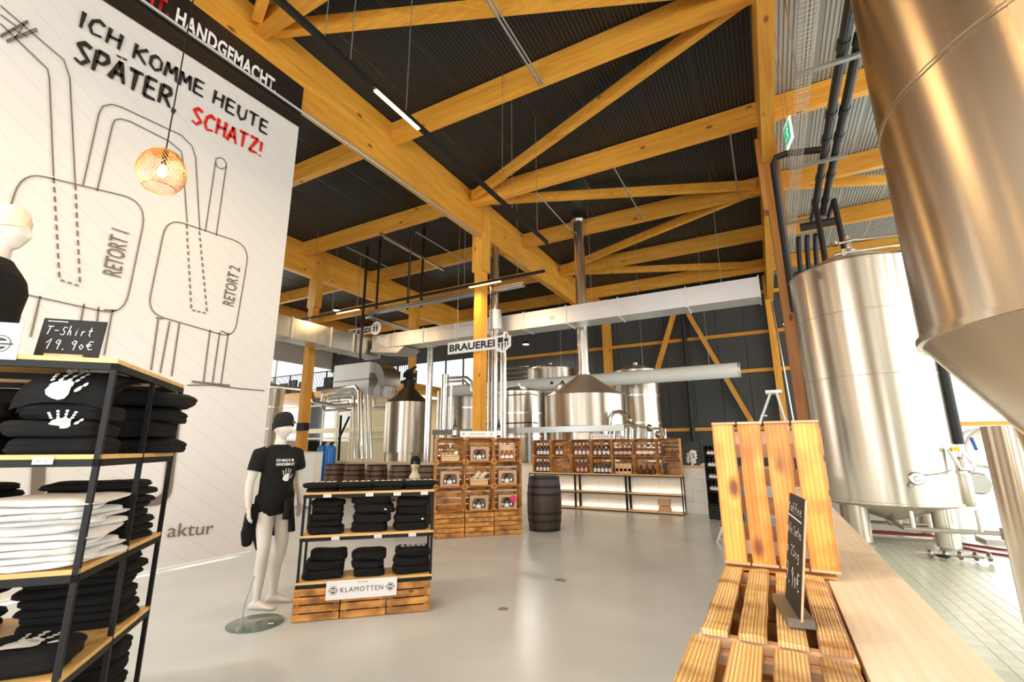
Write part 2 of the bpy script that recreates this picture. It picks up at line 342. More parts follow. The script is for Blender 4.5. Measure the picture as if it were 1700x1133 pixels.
# ------------------------------------------------------------------ far wall: dark panels, window strip upstairs, glazed gate at the right
FW = 22.75
fw = root('wall_far', (-5, FW, 0), 'dark panelled end wall behind the tanks', kind='structure')
xs = [-27+1.15*i for i in range(34)] + [12.1]
def wp(x0, x1, z0, z1): part(fw, 'wall_panel', MB().bb(x0+.008, x1-.008, FW, FW+.12, z0, z1), MT['wall_panel'], world=True)
part(fw, 'wall_core', MB().bb(-14.4, 5.4, FW+.11, FW+.3, 0, 8.95), MT['black_matt'], world=True)
for i in range(len(xs)-1):
    x0, x1 = xs[i], xs[i+1]; m_ = (x0+x1)/2
    if x1 < -13.9: wp(x0, x1, 6.75, 8.95)
    elif m_ > 5.6: wp(x0, x1, 4.6, 8.95)
    else: wp(x0, x1, 0, 8.95)
def window(name, x0, x1, z0, z1, nx, nz, y, mfr, lab, bar=.06, y2=None):
    w = root(name, ((x0+x1)/2, y, z0), lab, kind='structure')
    f = MB()
    for i in range(nx+1): x = x0+(x1-x0)*i/nx; part(w, 'mullion', MB().bb(x-bar/2, x+bar/2, y-.05, y+.05, z0, z1), mfr, world=True)
    for j in range(nz+1): z = z0+(z1-z0)*j/nz; part(w, 'transom', MB().bb(x0, x1, y-.045, y+.045, z-bar/2, z+bar/2), mfr, world=True)
    for i in range(nx):
        for j in range(nz):
            a = x0+(x1-x0)*i/nx+bar/2; b = x0+(x1-x0)*(i+1)/nx-bar/2; c = z0+(z1-z0)*j/nz+bar/2; d = z0+(z1-z0)*(j+1)/nz-bar/2
            part(w, 'pane', MB().bb(a, b, y-.004, y+.004, c, d), MT['pane'], world=True)
    return w
def pane_mat():
    m, t, p, N = nt('pane'); g = N('ShaderNodeBsdfTransparent'); gl = N('ShaderNodeBsdfGlossy'); gl.inputs['Roughness'].default_value = .03
    fr = N('ShaderNodeFresnel'); fr.inputs['IOR'].default_value = 1.3; mx = N('ShaderNodeMixShader'); t.links.new(fr.outputs[0], mx.inputs[0]); t.links.new(g.outputs[0], mx.inputs[1]); t.links.new(gl.outputs[0], mx.inputs[2])
    g.inputs[0].default_value = (.9,.95,.95,1); t.links.new(mx.outputs[0], t.nodes['Material Output'].inputs['Surface'])
pane_mat()
window('window_1', -26, -14.4, 4.6, 6.75, 9, 1, FW+.06, MT['black_metal'], 'upstairs window strip with black frames behind the gallery railing')
window('window_2', 5.4, 11.8, .05, 4.6, 2, 7, FW+.06, MT['white_paint'], 'glazed sectional gate with white bars in the far wall at the right', .07)
solo('wall_far', MB().bb(-27, -14.4, FW, FW+.1, 0, 4.6), MT['cream_wall'], 'cream lower end wall below the gallery windows', None, kind='structure')
# side and rear walls that close the hall
mat('hall_wall', (.50,.49,.45), .7)
for nm, b, lab in (('wall_right', (11.95,12.1,-7,23,7.1,9), 'hall wall above the right windows'), ('wall_right', (11.95,12.1,-7,23,0,.7), 'hall wall below the right windows'),
                   ('wall_left', (-27.1,-26.95,-7,23,7,9), 'hall wall above the left windows'), ('wall_left', (-27.1,-26.95,-7,23,0,2.0), 'hall wall below the left windows'), ('wall_left', (-27.1,-26.95,-7,5,2,7), 'plain left hall wall near the entrance'),
                   ('wall_back', (-27,12,-7.1,-6.95,6.4,9), 'hall wall above the entrance glazing'), ('wall_back', (-27,-12.6,-7.1,-6.95,0,6.4), 'hall wall left of the entrance glazing'), ('wall_back', (6.6,12,-7.1,-6.95,0,6.4), 'hall wall right of the entrance glazing')):
    solo(nm, MB().bb(*b), MT['hall_wall'], lab, None, kind='structure')
def grid_x(name, x, y0, y1, z0, z1, ny, nz, lab):
    w = root(name, (x, (y0+y1)/2, z0), lab, kind='structure')
    for i in range(ny+1): y = y0+(y1-y0)*i/ny; part(w, 'mullion', MB().bb(x-.05, x+.05, y-.04, y+.04, z0, z1), MT['white_paint'], world=True)
    for j in range(nz+1): z = z0+(z1-z0)*j/nz; part(w, 'transom', MB().bb(x-.05, x+.05, y0, y1, z-.04, z+.04), MT['white_paint'], world=True)
grid_x('window_3', 12, -7, 23, .7, 7.1, 12, 3, 'tall window band of the right hall wall')
grid_x('window_4', -27, 5, 23, 2.0, 7, 8, 2, 'window band of the left hall wall')
for i in range(8): solo('wall_right', MB().bb(11.86,12.1,-7.35+4.3*i,-6.35+4.3*i-.0,.7,7.1), MT['hall_wall'], 'added pier between the tall right windows, banding the tank reflections', None, kind='structure')  # unseen piers, added to stripe the reflections in the tanks
for i in range(6): solo('wall_back', MB().bb(-14.3+3.9*i,-12.6+3.9*i,-7.12,-6.94,0,6.4), MT['hall_wall'], 'added pier between the entrance windows, banding the tank reflections', None, kind='structure')  # added out of view so the tanks mirror vertical bands
w5 = root('window_5', (-3, -7.02, 0), 'unseen entrance glazing behind the camera, made large to light the shop', kind='structure')  # unseen glazing, made large for light from the camera side
for i in range(9): x = -12.6+19.2*i/8; part(w5, 'mullion', MB().bb(x-.04, x+.04, -7.07, -6.97, 0, 6.4), MT['black_metal'], world=True)
for z in (.05, 2.4, 4.4, 6.35): part(w5, 'transom', MB().bb(-12.6, 6.6, -7.06, -6.98, z-.04, z+.04), MT['black_metal'], world=True)

# far wall timber: rails, raking braces, posts
def beam(name, p, q, w, h, m, lab, group=None, cat='beam', up=(0,0,1)):
    return solo(name, MB().bar(p, q, w, h, up), MT[m], lab, cat, group)
for z, n_ in ((2.27,'lowest'), (4.73,'middle'), (6.4,'upper'), (8.2,'topmost')):
    beam('wall_rail', (-13.9, FW-.09, z), (12, FW-.09, z), .14, .15, 'glulam_x', n_+' long horizontal timber rail on the dark end wall', 'wall rails')
YB = FW-.3
aL, aR = PY(1119,525,YB), PY(1143,525,YB)
beam('raking_brace', aL+Vector((0,0,.1)), PY(1060,720,YB), .2, .26, 'glulam_z', 'left raking brace of the inverted V on the dark end wall', 'raking braces', up=(0,1,0))
beam('raking_brace', aR+Vector((0,0,.1)), PY(1268,735,YB), .2, .26, 'glulam_z', 'right raking brace running down behind the crate seat', 'raking braces', up=(0,1,0))
solo('wall_post', MB().bb(-6.95,-6.55,YB-.1,YB+.2,0,8.9), MT['glulam_z'], 'timber post standing in the dark end wall behind the round kettle', 'post', 'end wall posts')
solo('wall_post', MB().bb(.40,.68,YB-.1,YB+.2,0,8.9), MT['glulam_z'], 'bright timber post of the end wall beside the brown post and big tank', 'post', 'end wall posts')
solo('down_pipe', MB().tube([PY(1133,520,YB), PY(1150,720,YB), PY(1152,733,YB)], .11, 10), MT['black_rubber'], 'thick black down pipe hanging on the dark end wall between the braces', 'pipe', smooth=True)
solo('down_pipe', MB().tube([PY(1281,500,21.5), PY(1318,705,21.5), PY(1318,705,21.5)*1.0+Vector((0,0,-PY(1318,705,21.5).z))], .04, 8), MT['steel_pipe'], 'thin steel pipe rising beside the bright end wall post', 'pipe', smooth=True)
solo('down_pipe', MB().tube([PY(1300,540,21), PY(1302,530,21), PY(1306,532,21), PY(1331,705,21), Vector((PY(1331,705,21).x,21,0))], .04, 8), MT['steel_pipe'], 'thin bent steel pipe left of the brown post', 'pipe', smooth=True)

# ------------------------------------------------------------------ main frame of glued timber
ZB, ZT = 7.72, 8.9
for X, lab in ((-22, 'far left main roof beam over the gallery'), (-14.43, 'deep main roof beam over the left post'), (-7.08, 'deep main roof beam above the banner and centre post'), (.615, 'deep main roof beam running overhead to the brown post'), (8.3, 'main roof beam over the brewery side')):
    solo('main_beam', MB().bb(X-.12, X+.12, -7, FW-.1, ZB, ZT), MT['glulam_y'], lab, 'beam', 'main roof beams', base=(X, 8, ZB))
PD = [-2.8, .5, 3.8, 7.1, 10.43, 13.75, 17.05, 20.4]
ordn = ['rear', 'overhead', 'first visible', 'second', 'third', 'fourth', 'fifth', 'farthest']
bays = [(-21.88,-14.55,'left gallery bay'), (-14.31,-7.2,'bay behind the banner'), (-6.96,.495,'central bay'), (.735,8.18,'brewery bay')]
for i, D in enumerate(PD):
    for x0, x1, bn in bays:
        if i < 1 or (i < 3 and x0 < -14) : continue
        solo('roof_purlin', MB().bb(x0, x1, D-.09, D+.09, 8.40, 8.90), MT['glulam_x'], f'{ordn[i]} timber cross beam of the {bn}', 'beam', 'timber cross beams', base=((x0+x1)/2, D, 8.4))
for i in range(1, 7):
    A = (-6.96 if i % 2 == 0 else .49); B = (.49 if i % 2 == 0 else -6.96)
    ya, yb = PD[i]+.1, PD[i+1]-.1
    p, q = Vector((A, ya, 8.64)), Vector((B, yb, 8.64)); d = (q-p).normalized()*.12
    solo('roof_brace', MB().bar(p+d, q-d, .15, .24), MT['glulam_x'], f'slanting roof brace joining the {ordn[i]} and {ordn[i+1]} cross beams', 'beam', 'slanting roof braces')
for i in (1, 3, 5):
    p, q = Vector((.74, PD[i]+.1, 8.64)), Vector((8.1, PD[i+1]-.1, 8.64))
    solo('roof_brace', MB().bar(p, q, .15, .24), MT['glulam_x'], f'slanting brewery roof brace after the {ordn[i]} cross beam', 'beam', 'slanting roof braces')
def post(x0, x1, y0, y1, lab, gm='glulam_z'):
    t = root('timber_post', ((x0+x1)/2, (y0+y1)/2, 0), lab, 'post', 'tall timber posts')
    part(t, 'shaft', MB().bb(x0, x1, y0, y1, 0, ZB-.01), MT[gm], world=True)
    for s in (x0-.045, x1+.045): part(t, 'side_plate', MB().bb(s-.044, s+.044, y0, y1, 6.6, 8.38), MT[gm], world=True)
    for s in (x0-.03, x1+.03):
        for k in range(5): pass
    return t
post(-7.2, -6.96, 10.95, 11.3, 'square timber post rising behind the gift crates')
post(-14.55, -14.31, 11.0, 11.3, 'square timber post behind the standing mannequin')
tp = post(.495, .735, 10.95, 11.3, 'brown timber post standing close to the tall tank', 'glulam_brown')
post(-14.55, -14.31, 16.6, 16.9, 'timber post beneath the gallery beam')
post(-22.12, -21.88, 11.0, 11.3, 'timber post far left in the gallery')
# ------------------------------------------------------------------ low white block walls with timber caps
def low_wall(name, x0, x1, y0, y1, lab, along):
    w = root(name, ((x0+x1)/2, (y0+y1)/2, 0), lab, kind='structure')
    part(w, 'wall_core', MB().bb(x0+.012, x1-.012, y0+.012, y1-.012, 0, 1.03), MT['white_paint'], world=True)
    L = (x1-x0) if along == 'x' else (y1-y0); bl, bh = .5, .2575; me = {}
    for r in range(4):
        s = 0. if r % 2 == 0 else -.25
        while s < L-.01:
            a, b = max(0, s), min(L, s+bl); s += bl
            if b-a < .03: continue
            key = round(b-a, 3)
            if key not in me:
                d = (b-a-.006, .02, bh-.006) if along == 'x' else (.02, b-a-.006, bh-.006); me[key] = MB().box((0,0,0), d).mesh('block', MT['white_paint'])
            c = (a+b)/2
            if along == 'x': lc = (x0+c, y0+.004, (r+.5)*bh)
            else: lc = (x0+.004, y0+c, (r+.5)*bh)
            place(w, 'block', me[key], Vector(lc)-w.location)
    return w
low_wall('wall_front', -15.5, .12, 12.0, 12.24, 'low white block wall behind the bottle shelves', 'x')
low_wall('wall_side', .13, .33, .2, 12.24, 'low white block wall between shop and brewery', 'y')
solo('ledge_board', MB().bb(-15.5, .12, 11.97, 12.27, 1.035, 1.075), MT['shelf_board'], 'pale timber cap along the low white wall behind the barrels', 'ledge')
solo('ledge_board', MB().bb(.115, .338, .15, 12.27, 1.034, 1.062), MT['pine'], 'long pale pine ledge board beside the crate seat', 'ledge')
# ------------------------------------------------------------------ light tracks, wires, conduits
def wire(p, z1, lab, r=.006, grp='suspension wires'):
    return solo('suspension_wire', MB().tube([p, (p[0], p[1], z1)], r, 5), MT['grey_metal'], lab, 'wire', grp)
def track(lab, p, q, lit, wires):
    t = root('light_track', p, lab, 'lamp', 'linear light tracks')
    part(t, 'track_rail', MB().bar(p, q, .06, .07), MT['black_metal'], world=True)
    P, Q = Vector(p), Vector(q)
    for k, (a, b) in enumerate(lit):
        A, B = P.lerp(Q, a), P.lerp(Q, b); dz = Vector((0,0,-.045))
        part(t, 'light_bar', MB().bar(A+dz, B+dz, .05, .02), MT['lamp_on'], world=True, label='glowing warm light bar')
        l = bpy.data.lights.new('bar_light', 'AREA'); l.shape = 'RECTANGLE'; l.size = (B-A).length; l.size_y = .06; l.energy = 60; l.color = (1,.66,.32)
        o = bpy.data.objects.new('bar_light', l); COL.objects.link(o); d = (B-A).normalized()
        o.matrix_world = Matrix.Translation((A+B)/2+Vector((0,0,-.07))) @ Matrix((d, Vector((0,0,1)).cross(d), (0,0,1))).transposed().to_4x4()
    for k, a in enumerate(wires):
        w_ = P.lerp(Q, a); part(t, 'wire', MB().tube([w_, (w_.x, w_.y, 8.9)], .006, 5), MT['grey_metal'], world=True)
track('black light track with a glowing bar running beneath the main beam', (-3.95, -1.2, 6), (-3.95, 8.95, 6), [(.478,.562), (.03,.16)], [.40,.437,.535,.80,.838,.95])
track('black light track crossing behind the lettered post sign', (-16.2, 10.5, 5.97), (-4.72, 10.5, 6.0), [(.795,.885), (.33,.42)], [.31,.60,.78,.93])
track('black light track over the entrance side', (-9.5, 2.0, 6.2), (-9.5, -5, 6.2), [(.2,.5)], [.1,.9])
track('black light track above the crate seat behind the camera', (-1.2, -5.5, 6.2), (-1.2, .2, 6.2), [(.2,.5), (.7,.9)], [.1,.9])
for k, (a, b, lab) in enumerate((((808,0),(897,142),'two parallel grey rods under the overhead roof sheets'), ((1020,280),(1068,365),'short grey rod before the kettle chimney'), ((1212,222),(1226,326),'pale grey rod near the brown post top'),
        ((890,320),(950,386),'grey rod right of the centre post'), ((575,410),(668,456),'grey rod left of the centre post, lower one'), ((637,395),(736,450),'pale grey rod left of the centre post, upper one'), ((690,385),(772,434),'faint grey rod nearest the centre post'))):
    p, q = PZ(*a, 8.36), PZ(*b, 8.36); mb = MB().tube([p, q], .022, 6)
    if k == 0: mb.tube([p+Vector((.06,0,.02)), q+Vector((.06,0,.02))], .018, 6)
    solo('conduit_rod', mb, MT['grey_metal'], lab, 'pipe', 'conduit rods under the roof')
solo('conduit_pipe', MB().tube([(-6.86,-3,7.40), (-6.86,10.8,7.55)], .028, 8), MT['grey_metal'], 'long grey pipe running along the foot of the banner beam', 'pipe')
for (x, y, x2, y2, D, lab) in ((840,455,800,0,8,'faint wire left of the chimney'),):
    pass
for i, (x, y) in enumerate(((1228,560),(990,640),(1100,640),(868,660))):
    p = PY(x, y, 16.0); p.z = 4.08; 
# small downlight in the far dark hall
def highbay(x, y, z, lab, power=120, col=(1,.93,.82)):
    t = root('hall_lamp', (x,y,z), lab, 'lamp', 'round hall lamps')
    part(t, 'housing', MB().lathe([(.05,.16),(.09,.12),(.17,.04),(.18,0)], 16), MT['black_metal'])
    part(t, 'lens', MB().lathe([(.155,-.004),(.15,-.012)], 16), MT['led_on'])
    part(t, 'hanger', MB().tube([(0,0,.15),(0,0,8.9-z)], .008, 5), MT['grey_metal'])
    l = bpy.data.lights.new('hall_light', 'AREA'); l.shape = 'DISK'; l.size = .3; l.energy = power; l.color = col
    o = bpy.data.objects.new('hall_light', l); COL.objects.link(o); o.location = (x,y,z-.03)
p = PY(873,572,20); highbay(p.x, p.y, p.z, 'tiny bright round lamp hanging in the dark far hall')
for X, Y, lab in ((-10.6,3.4,'added fill lamp behind the banner'), (-18,8.5,'added fill lamp over the gallery side'), (-18,15.2,'added fill lamp far over the gallery'), (-3.2,-1.2,'added fill lamp above the shop entrance'), (-6,-4.5,'added fill lamp above the entrance doors'), (5.4,12,'added fill lamp above the tall tanks'), (5.0,1.5,'added fill lamp above the near tank')):  # extra lamps added to give the hall more light
    highbay(X, Y, 8.1, lab, 130, (1,.88,.70))

# ------------------------------------------------------------------ ducts
dt = root('rectangular_duct', (-6.5, 12.4, 5.05), 'long pale rectangular air duct crossing behind the centre post', 'duct')
za, zb_, YD = 5.05, 5.56, 12.35
cuts = [.14,-1.55,-3.35,-4.9,-6.3,-7.55,-8.85,-10.2,-11.5,-12.6]
for a, b in zip(cuts, cuts[1:]):
    part(dt, 'duct_section', MB().bb(b+.012, a-.012, YD, YD+.68, za, zb_), MT['galv'], world=True)
    part(dt, 'flange', MB().bb(a-.014, a+.014, YD-.03, YD+.71, za-.03, zb_+.03), MT['galv'], world=True)
part(dt, 'rivet_patch', MB().lathe([(.07,0),(.07,.01)], 12).xf(Matrix.Translation((-5.35,YD-.002,5.28)) @ Matrix.Rotation(PI/2,4,'X')), MT['grey_metal'], world=True)
for X, q in ((-.7,'right end'), (-4.2,'middle'), (-8.2,'left part')): wire((X, YD+.3, zb_), 8.9, f'thin wire holding the {q} of the pale rectangular duct')
d2 = root('rectangular_duct', (-12.9, 9, 4.9), 'grey metal air duct passing in front of the left post', 'duct')
ys = [12.9,11.6,10.6,9.1,7.6,6.0]
for a, b in zip(ys, ys[1:]):
    part(d2, 'duct_section', MB().bb(-13.45, -12.72, b+.01, a-.01, 4.86, 5.5), MT['steel_x'], world=True)
    part(d2, 'flange', MB().bb(-13.48, -12.69, a-.012, a+.012, 4.83, 5.53), MT['galv'], world=True)
for Y in (10, 12): part(d2, 'hanger', MB().tube([(-13.1,Y,5.5),(-13.1,Y,8.9)], .01, 5), MT['grey_metal'], world=True)
d3 = root('air_unit', (-14.4, 13.2, 3.6), 'boxy metal air unit with curved elbow under the duct', 'duct')
part(d3, 'cabinet', MB().bb(-15.6, -13.6, 13.3, 14.6, 3.55, 4.85), MT['galv'], world=True)
part(d3, 'elbow', MB().loft([[(-13.6+.75*sin(a)*s+0, 13.3+y, 4.85-.95+.95*cos(a)*s*1.0) for (s, y) in ((.55,.1),(1,.1),(1,1.0),(.55,1.0))] for a in [PI/2*k/6 for k in range(7)]]), MT['steel_x'], world=True, smooth=True)
part(d3, 'seam_band', MB().bb(-15.62, -13.58, 13.27, 14.62, 4.15, 4.2), MT['grey_metal'], world=True)
solo('duct_outlet', MB().add([(-12.6,12.3,4.95),(-11.3,12.3,4.8),(-11.3,13.2,4.8),(-12.6,13.2,4.95),(-12.6,12.3,5.05),(-11.0,12.3,5.0),(-11.0,13.2,5.0),(-12.6,13.2,5.05)], [(0,3,2,1),(4,5,6,7),(0,1,5,4),(2,3,7,6),(1,2,6,5),(0,4,7,3)]), MT['galv'], 'wedge shaped duct outlet below the pale duct end', 'duct')
tb = root('round_duct', (-5.2, 16, 3.84), 'long white fabric tube duct hanging behind the kettles', 'duct')
def xt(a, b, r, n=24): return MB().loft([[(x, 16+r*cos(2*PI*i/n), 3.84+r*sin(2*PI*i/n)) for i in range(n)] for x in (a, b)])
part(tb, 'tube', xt(-11.9, -.66, .235), MT['white_duct_cloth'], world=True, smooth=True)
part(tb, 'end_ring', xt(-.67, -.63, .245), MT['galv'], world=True, smooth=True)
for X in (-1.5, -3.6, -6.6, -9.4): part(tb, 'wire', MB().tube([(X,16,4.07),(X,16,8.9)], .006, 5), MT['grey_metal'], world=True)

# pipe rack behind and left of the centre post
rk = root('pipe_rack', (-9, 11.9, 6.1), 'rack of bright steel pipes and struts left of the centre post', 'pipes')
for dy, dz in ((0,0), (.06,.09), (.12,.0)):
    pts = [PY(868,438,11.45), PY(820,446,11.45), PY(610,506,11.45)]; pts = [p+Vector((0,dy,dz)) for p in pts]; z = pts[0].z
    for p in pts: p.z = 6.12+dz
    part(rk, 'pipe', MB().tube(pts, .045, 8), MT['steel_pipe'], world=True, smooth=True)
for x, y in ((692,480),(714,472),(640,498)):
    p = PY(x, y, 12.0); part(rk, 'strut', MB().bb(p.x-.03,p.x+.03,11.55,11.60,6.05,8.9), MT['black_metal'], world=True)
part(rk, 'strut', MB().bar(PZ(632,388,7.6), PZ(736,448,7.6), .07, .07), MT['steel_pipe'], world=True)
for k in range(3):
    part(rk, 'pipe', MB().tube([(-12.6+k*.12,12.0,6.2), (-12.6+k*.12,17.5,6.2)], .05, 8), MT['steel_pipe'], world=True, smooth=True)
part(rk, 'strut', MB().bar(PY(786,400,10.9+.9), PY(878,446,11.8), .06, .06), MT['steel_pipe'], world=True)
solo('drop_rod', MB().tube([(PY(600,560,11.8).x,11.8,8.9),(PY(600,560,11.8).x,11.8,4.6)], .05, 6), MT['black_metal'], 'dark vertical strut beside the hanging toilet sign', 'strut')

# chimney pair behind the centre post
def vpipe(x, yt, yb, D, r, m, lab, name='riser_pipe', g=None):
    a, b = PY(x, yt, D), PY(x, yb, D); b.x = a.x; b.y = a.y
    return solo(name, MB().tube([a, b], r, 14), MT[m], lab, 'pipe', g, smooth=True)
cp = PY(822, 600, 11.85)
ch = root('flue_pipe', (cp.x, 11.85, 1.5), 'steel flue rising beside the centre post through the pale duct', 'pipe')
part(ch, 'flue', MB().tube([(cp.x,11.85,1.5),(cp.x,11.85,7.66)], .11, 16), MT['steel_pipe'], world=True, smooth=True)
part(ch, 'collar', MB().tube([(cp.x,11.85,5.0),(cp.x,11.85,5.6)], .19, 16), MT['galv'], world=True, smooth=True)
for k, dx in enumerate((-.2,.22,.33)): part(ch, 'side_pipe', MB().tube([(cp.x+dx,11.85,1.6),(cp.x+dx,11.85,4.7+.1*k)], .045, 8), MT['steel_pipe'], world=True, smooth=True)

# black insulated pipes on the right, cable tray, exit sign
bp = root('insulated_pipes', (1.66, 9, 7.3), 'pair of black insulated pipes hanging above the tall tank', 'pipes')
for X in (1.57, 1.77):
    part(bp, 'pipe', MB().tube([(X,-1,7.3),(X,13.6,7.3)], .075, 10), MT['black_rubber'], world=True, smooth=True)
    for Y in (4,5.6,7.4,9.1,9.9,11.4,12.6): part(bp, 'joint_sleeve', MB().tube([(X,Y-.09,7.3),(X,Y+.09,7.3)], .09, 10), MT['black_rubber'], world=True, smooth=True)
for Y in (7.6, 9.9+.6, 13.3): part(bp, 'bracket', MB().bb(.95,1.95,Y-.04,Y+.04,7.16,7.21), MT['grey_metal'], world=True); part(bp, 'hanger_rod', MB().tube([(.98,Y,7.2),(.98,Y,8.9)], .012, 5), MT['grey_metal'], world=True)
part(bp, 'pipe', MB().tube([(1.3,13.9,7.25),(2.2,13.9,7.25)], .11, 10), MT['black_rubber'], world=True, smooth=True, label='thick cross header of the black pipes')
for x, yb in ((1405,428),(1372,443)):
    a = PY(x-12, 372, 12.2); b = PY(x, yb, 11.6); part(bp, 'pipe', MB().tube([(a.x,13.4,7.2),(a.x,12.3,7.1), a, b, b-Vector((0,0,.8))], .06, 8), MT['black_rubber'], world=True, smooth=True)
for k in range(3): part(bp, 'pipe', MB().tube([(1.25+.2*k,14.2,7.1),(1.25+.2*k,14.6,6.9),(1.22+.2*k,15.6,5.2)], .06, 8), MT['black_rubber'], world=True, smooth=True)
part(bp, 'pipe', MB().tube([(1.7,10.55,7.45),(.95,10.6,7.62),(.76,10.65,7.62),(.69,10.7,7.5),(.69,10.8,4.2)], .07, 10), MT['black_rubber'], world=True, smooth=True, label='branch bending down along the brown post')
tr = root('wire_tray', (1.1, 7, 7.3), 'silver wire mesh cable tray under the roof sheets painted as lit', 'cable tray')
for k in range(6): part(tr, 'wire', MB().tube([(1.0+.045*k,-1,7.4 if 0 < k < 5 else 7.46),(1.0+.045*k,15,7.4 if 0 < k < 5 else 7.46)], .005, 4), MT['galv'], world=True)
mb = MB()
for k in range(150): y = 2+.085*k; mb.tube([(.995,y,7.47),(1.0,y,7.395),(1.225,y,7.395),(1.23,y,7.47)], .004, 4)
part(tr, 'cross_wires', mb, MT['galv'], world=True, kind='stuff')
e = PY(1309, 221, 8.0)
ex = root('exit_sign', (e.x, e.y, e.z-.23), 'green and white emergency exit sign hanging edge on under the roof', 'sign')
part(ex, 'sign_plate', MB().box((e.x,e.y,e.z), (.34,.03,.40), rz=-1.38), MT['exit_white'], world=True)
rr = Matrix.Rotation(-1.38, 3, 'Z'); R_, N_ = rr @ Vector((1,0,0)), rr @ Vector((0,-1,0)); c_ = e + N_*.017
part(ex, 'green_field', MB().poly([c_+R_*a+Vector((0,0,b)) for a, b in ((-.15,-.16),(.15,-.16),(.15,.16),(-.15,.16))]), MT['exit_green'], world=True)
c2 = c_ + N_*.003
fig = MB().strip([c2+R_*.02+Vector((0,0,.09)), c2+R_*-.01+Vector((0,0,-.01))], .045, N_).strip([c2+R_*-.01+Vector((0,0,-.01)), c2+R_*.05+Vector((0,0,-.06)), c2+R_*.03+Vector((0,0,-.12))], .022, N_).strip([c2+R_*-.01+Vector((0,0,-.01)), c2+R_*-.04+Vector((0,0,-.07)), c2+R_*-.1+Vector((0,0,-.09))], .022, N_).strip([c2+R_*.07+Vector((0,0,.03)), c2+R_*.02+Vector((0,0,.06)), c2+R_*-.05+Vector((0,0,.03))], .018, N_)
fig.poly([c2+R_*(.04+.025*cos(a))+Vector((0,0,.125+.025*sin(a))) for a in [2*PI*k/10 for k in range(10)]])
part(ex, 'running_figure', fig, MT['exit_white'], world=True)
for s in (-.1,.1): part(ex, 'hanger', MB().tube([e+R_*s+Vector((0,0,.2)), (e+R_*s).xy.to_3d()+Vector((0,0,8.9))], .006, 5), MT['grey_metal'], world=True)

# ------------------------------------------------------------------ tanks
def tank(name, lab, c, r, z0, z1, seams, coneb, conet, legs=(), leg_r=.13, m='steel', grp='tall steel tanks', lip=.02):
    t = root(name, (c[0], c[1], 0), lab, 'tank', grp)
    part(t, 'shell', MB().lathe([(r, z0), (r, z1)], 96, cap=False), MT[m], smooth=True)
    part(t, 'top_dome', MB().lathe([(r, z1), (r*.97, z1+.04), (r*.5, z1+conet*.75), (.14, z1+conet), (.14, z1+conet+.12)], 72), MT[m], smooth=True)
    part(t, 'bottom_cone', MB().lathe([(r-.002, z0+.001), (r*.985, z0-.015), (.12, z0-coneb), (.09, z0-coneb-.1)], 96), MT[m], smooth=True)
    for z in seams: part(t, 'seam_band', MB().lathe([(r-.01, z-.02), (r+.007, z-.017), (r+.007, z-.005), (r+.001, z), (r+.007, z+.005), (r+.007, z+.017), (r-.01, z+.02)], 96, cap=False), MT[m], smooth=True)
    part(t, 'rim_band', MB().lathe([(r-.01, z0-.004), (r+lip, z0-.004), (r+lip, z0+.03), (r-.01, z0+.034)], 96, cap=False), MT[m], smooth=True)
    part(t, 'rim_band', MB().lathe([(r-.01, z1-.02), (r+.012, z1-.02), (r+.012, z1+.005), (r-.01, z1+.01)], 96, cap=False), MT[m], smooth=True)
    for x, y, zt in legs:
        g = part(t, 'leg', MB().lathe([(leg_r, .03), (leg_r, zt)], 28, c=(x-c[0], y-c[1], 0)), MT[m], smooth=True)
        part(g, 'foot', MB().lathe([(leg_r*.8,0),(leg_r*.8,.03)], 20, c=(x-c[0], y-c[1], 0)), MT['grey_metal'])
    return t
# the near fermenter
T1 = tank('conical_tank', 'huge near steel tank with conical base filling the upper right', (1.73, 2.98), 1.0, 2.01, 6.3, (3.23, 4.6), 1.35, .5,
     [(1.10,3.40,1.6),(2.2,3.75,1.7),(2.35,2.5,1.7),(1.45,2.1,1.55)], .12, 'steel_near')
T2 = tank('conical_tank', 'tall steel tank on four legs beyond the pine ledge', (1.62, 10.2), .98, .63, 4.60, (3.72, 2.63), .30, .35,
     [(1.09,9.68,.75),(2.15,9.68,.75),(2.15,10.75,.75),(1.09,10.75,.75)], .145, 'steel')
def onT2(ang, z, rr=.98): return Vector((1.62+rr*sin(ang), 10.2-rr*cos(ang), z))
hd = part(T2, 'sample_port', MB().lathe([(.0,0),(.05,.0),(.05,.02),(.075,.03),(.09,.0),(.095,.03),(.08,.05),(.04,.05),(.03,.06),(0,.06)], 20, cap=False).xf(Matrix.Translation(PY(1521,795,9.22)) @ Matrix.Rotation(PI/2,4,'X')), MT['steel_pipe'], world=True, smooth=True)
part(hd, 'knob', MB().lathe([(.03,0),(.03,.06)], 12).xf(Matrix.Translation(PY(1512,806,9.2)) @ Matrix.Rotation(PI/2,4,'X')), MT['steel_dark'], grand=T2, world=True, smooth=True)
part(T2, 'cable', MB().tube([PY(1530,790,9.2), PY(1560,787,9.28), PY(1580,781,9.4)], .007, 5), MT['grey_metal'], world=True)
a, b = PY(1566,612,9.75), PY(1592,738,9.75); part(T2, 'insulated_pipe', MB().tube([(a.x,a.y,4.9),(b.x,b.y,b.z)], .07, 12), MT['black_rubber'], world=True, smooth=True)
a, b = PY(1600,740,9.8), PY(1607,820,9.8); part(T2, 'sight_tube', MB().tube([(a.x,a.y,4.9),(b.x,b.y,1.4)], .028, 8), MT['steel_pipe'], world=True, smooth=True)
q = PY(1601,800,9.7); part(T2, 'side_pot', MB().lathe([(.07,.62),(.09,.66),(.09,1.28),(.06,1.34)], 18, c=(q.x-1.62, q.y-10.2, 0)), MT['steel'], smooth=True)
v = PY(1588,768,9.45)
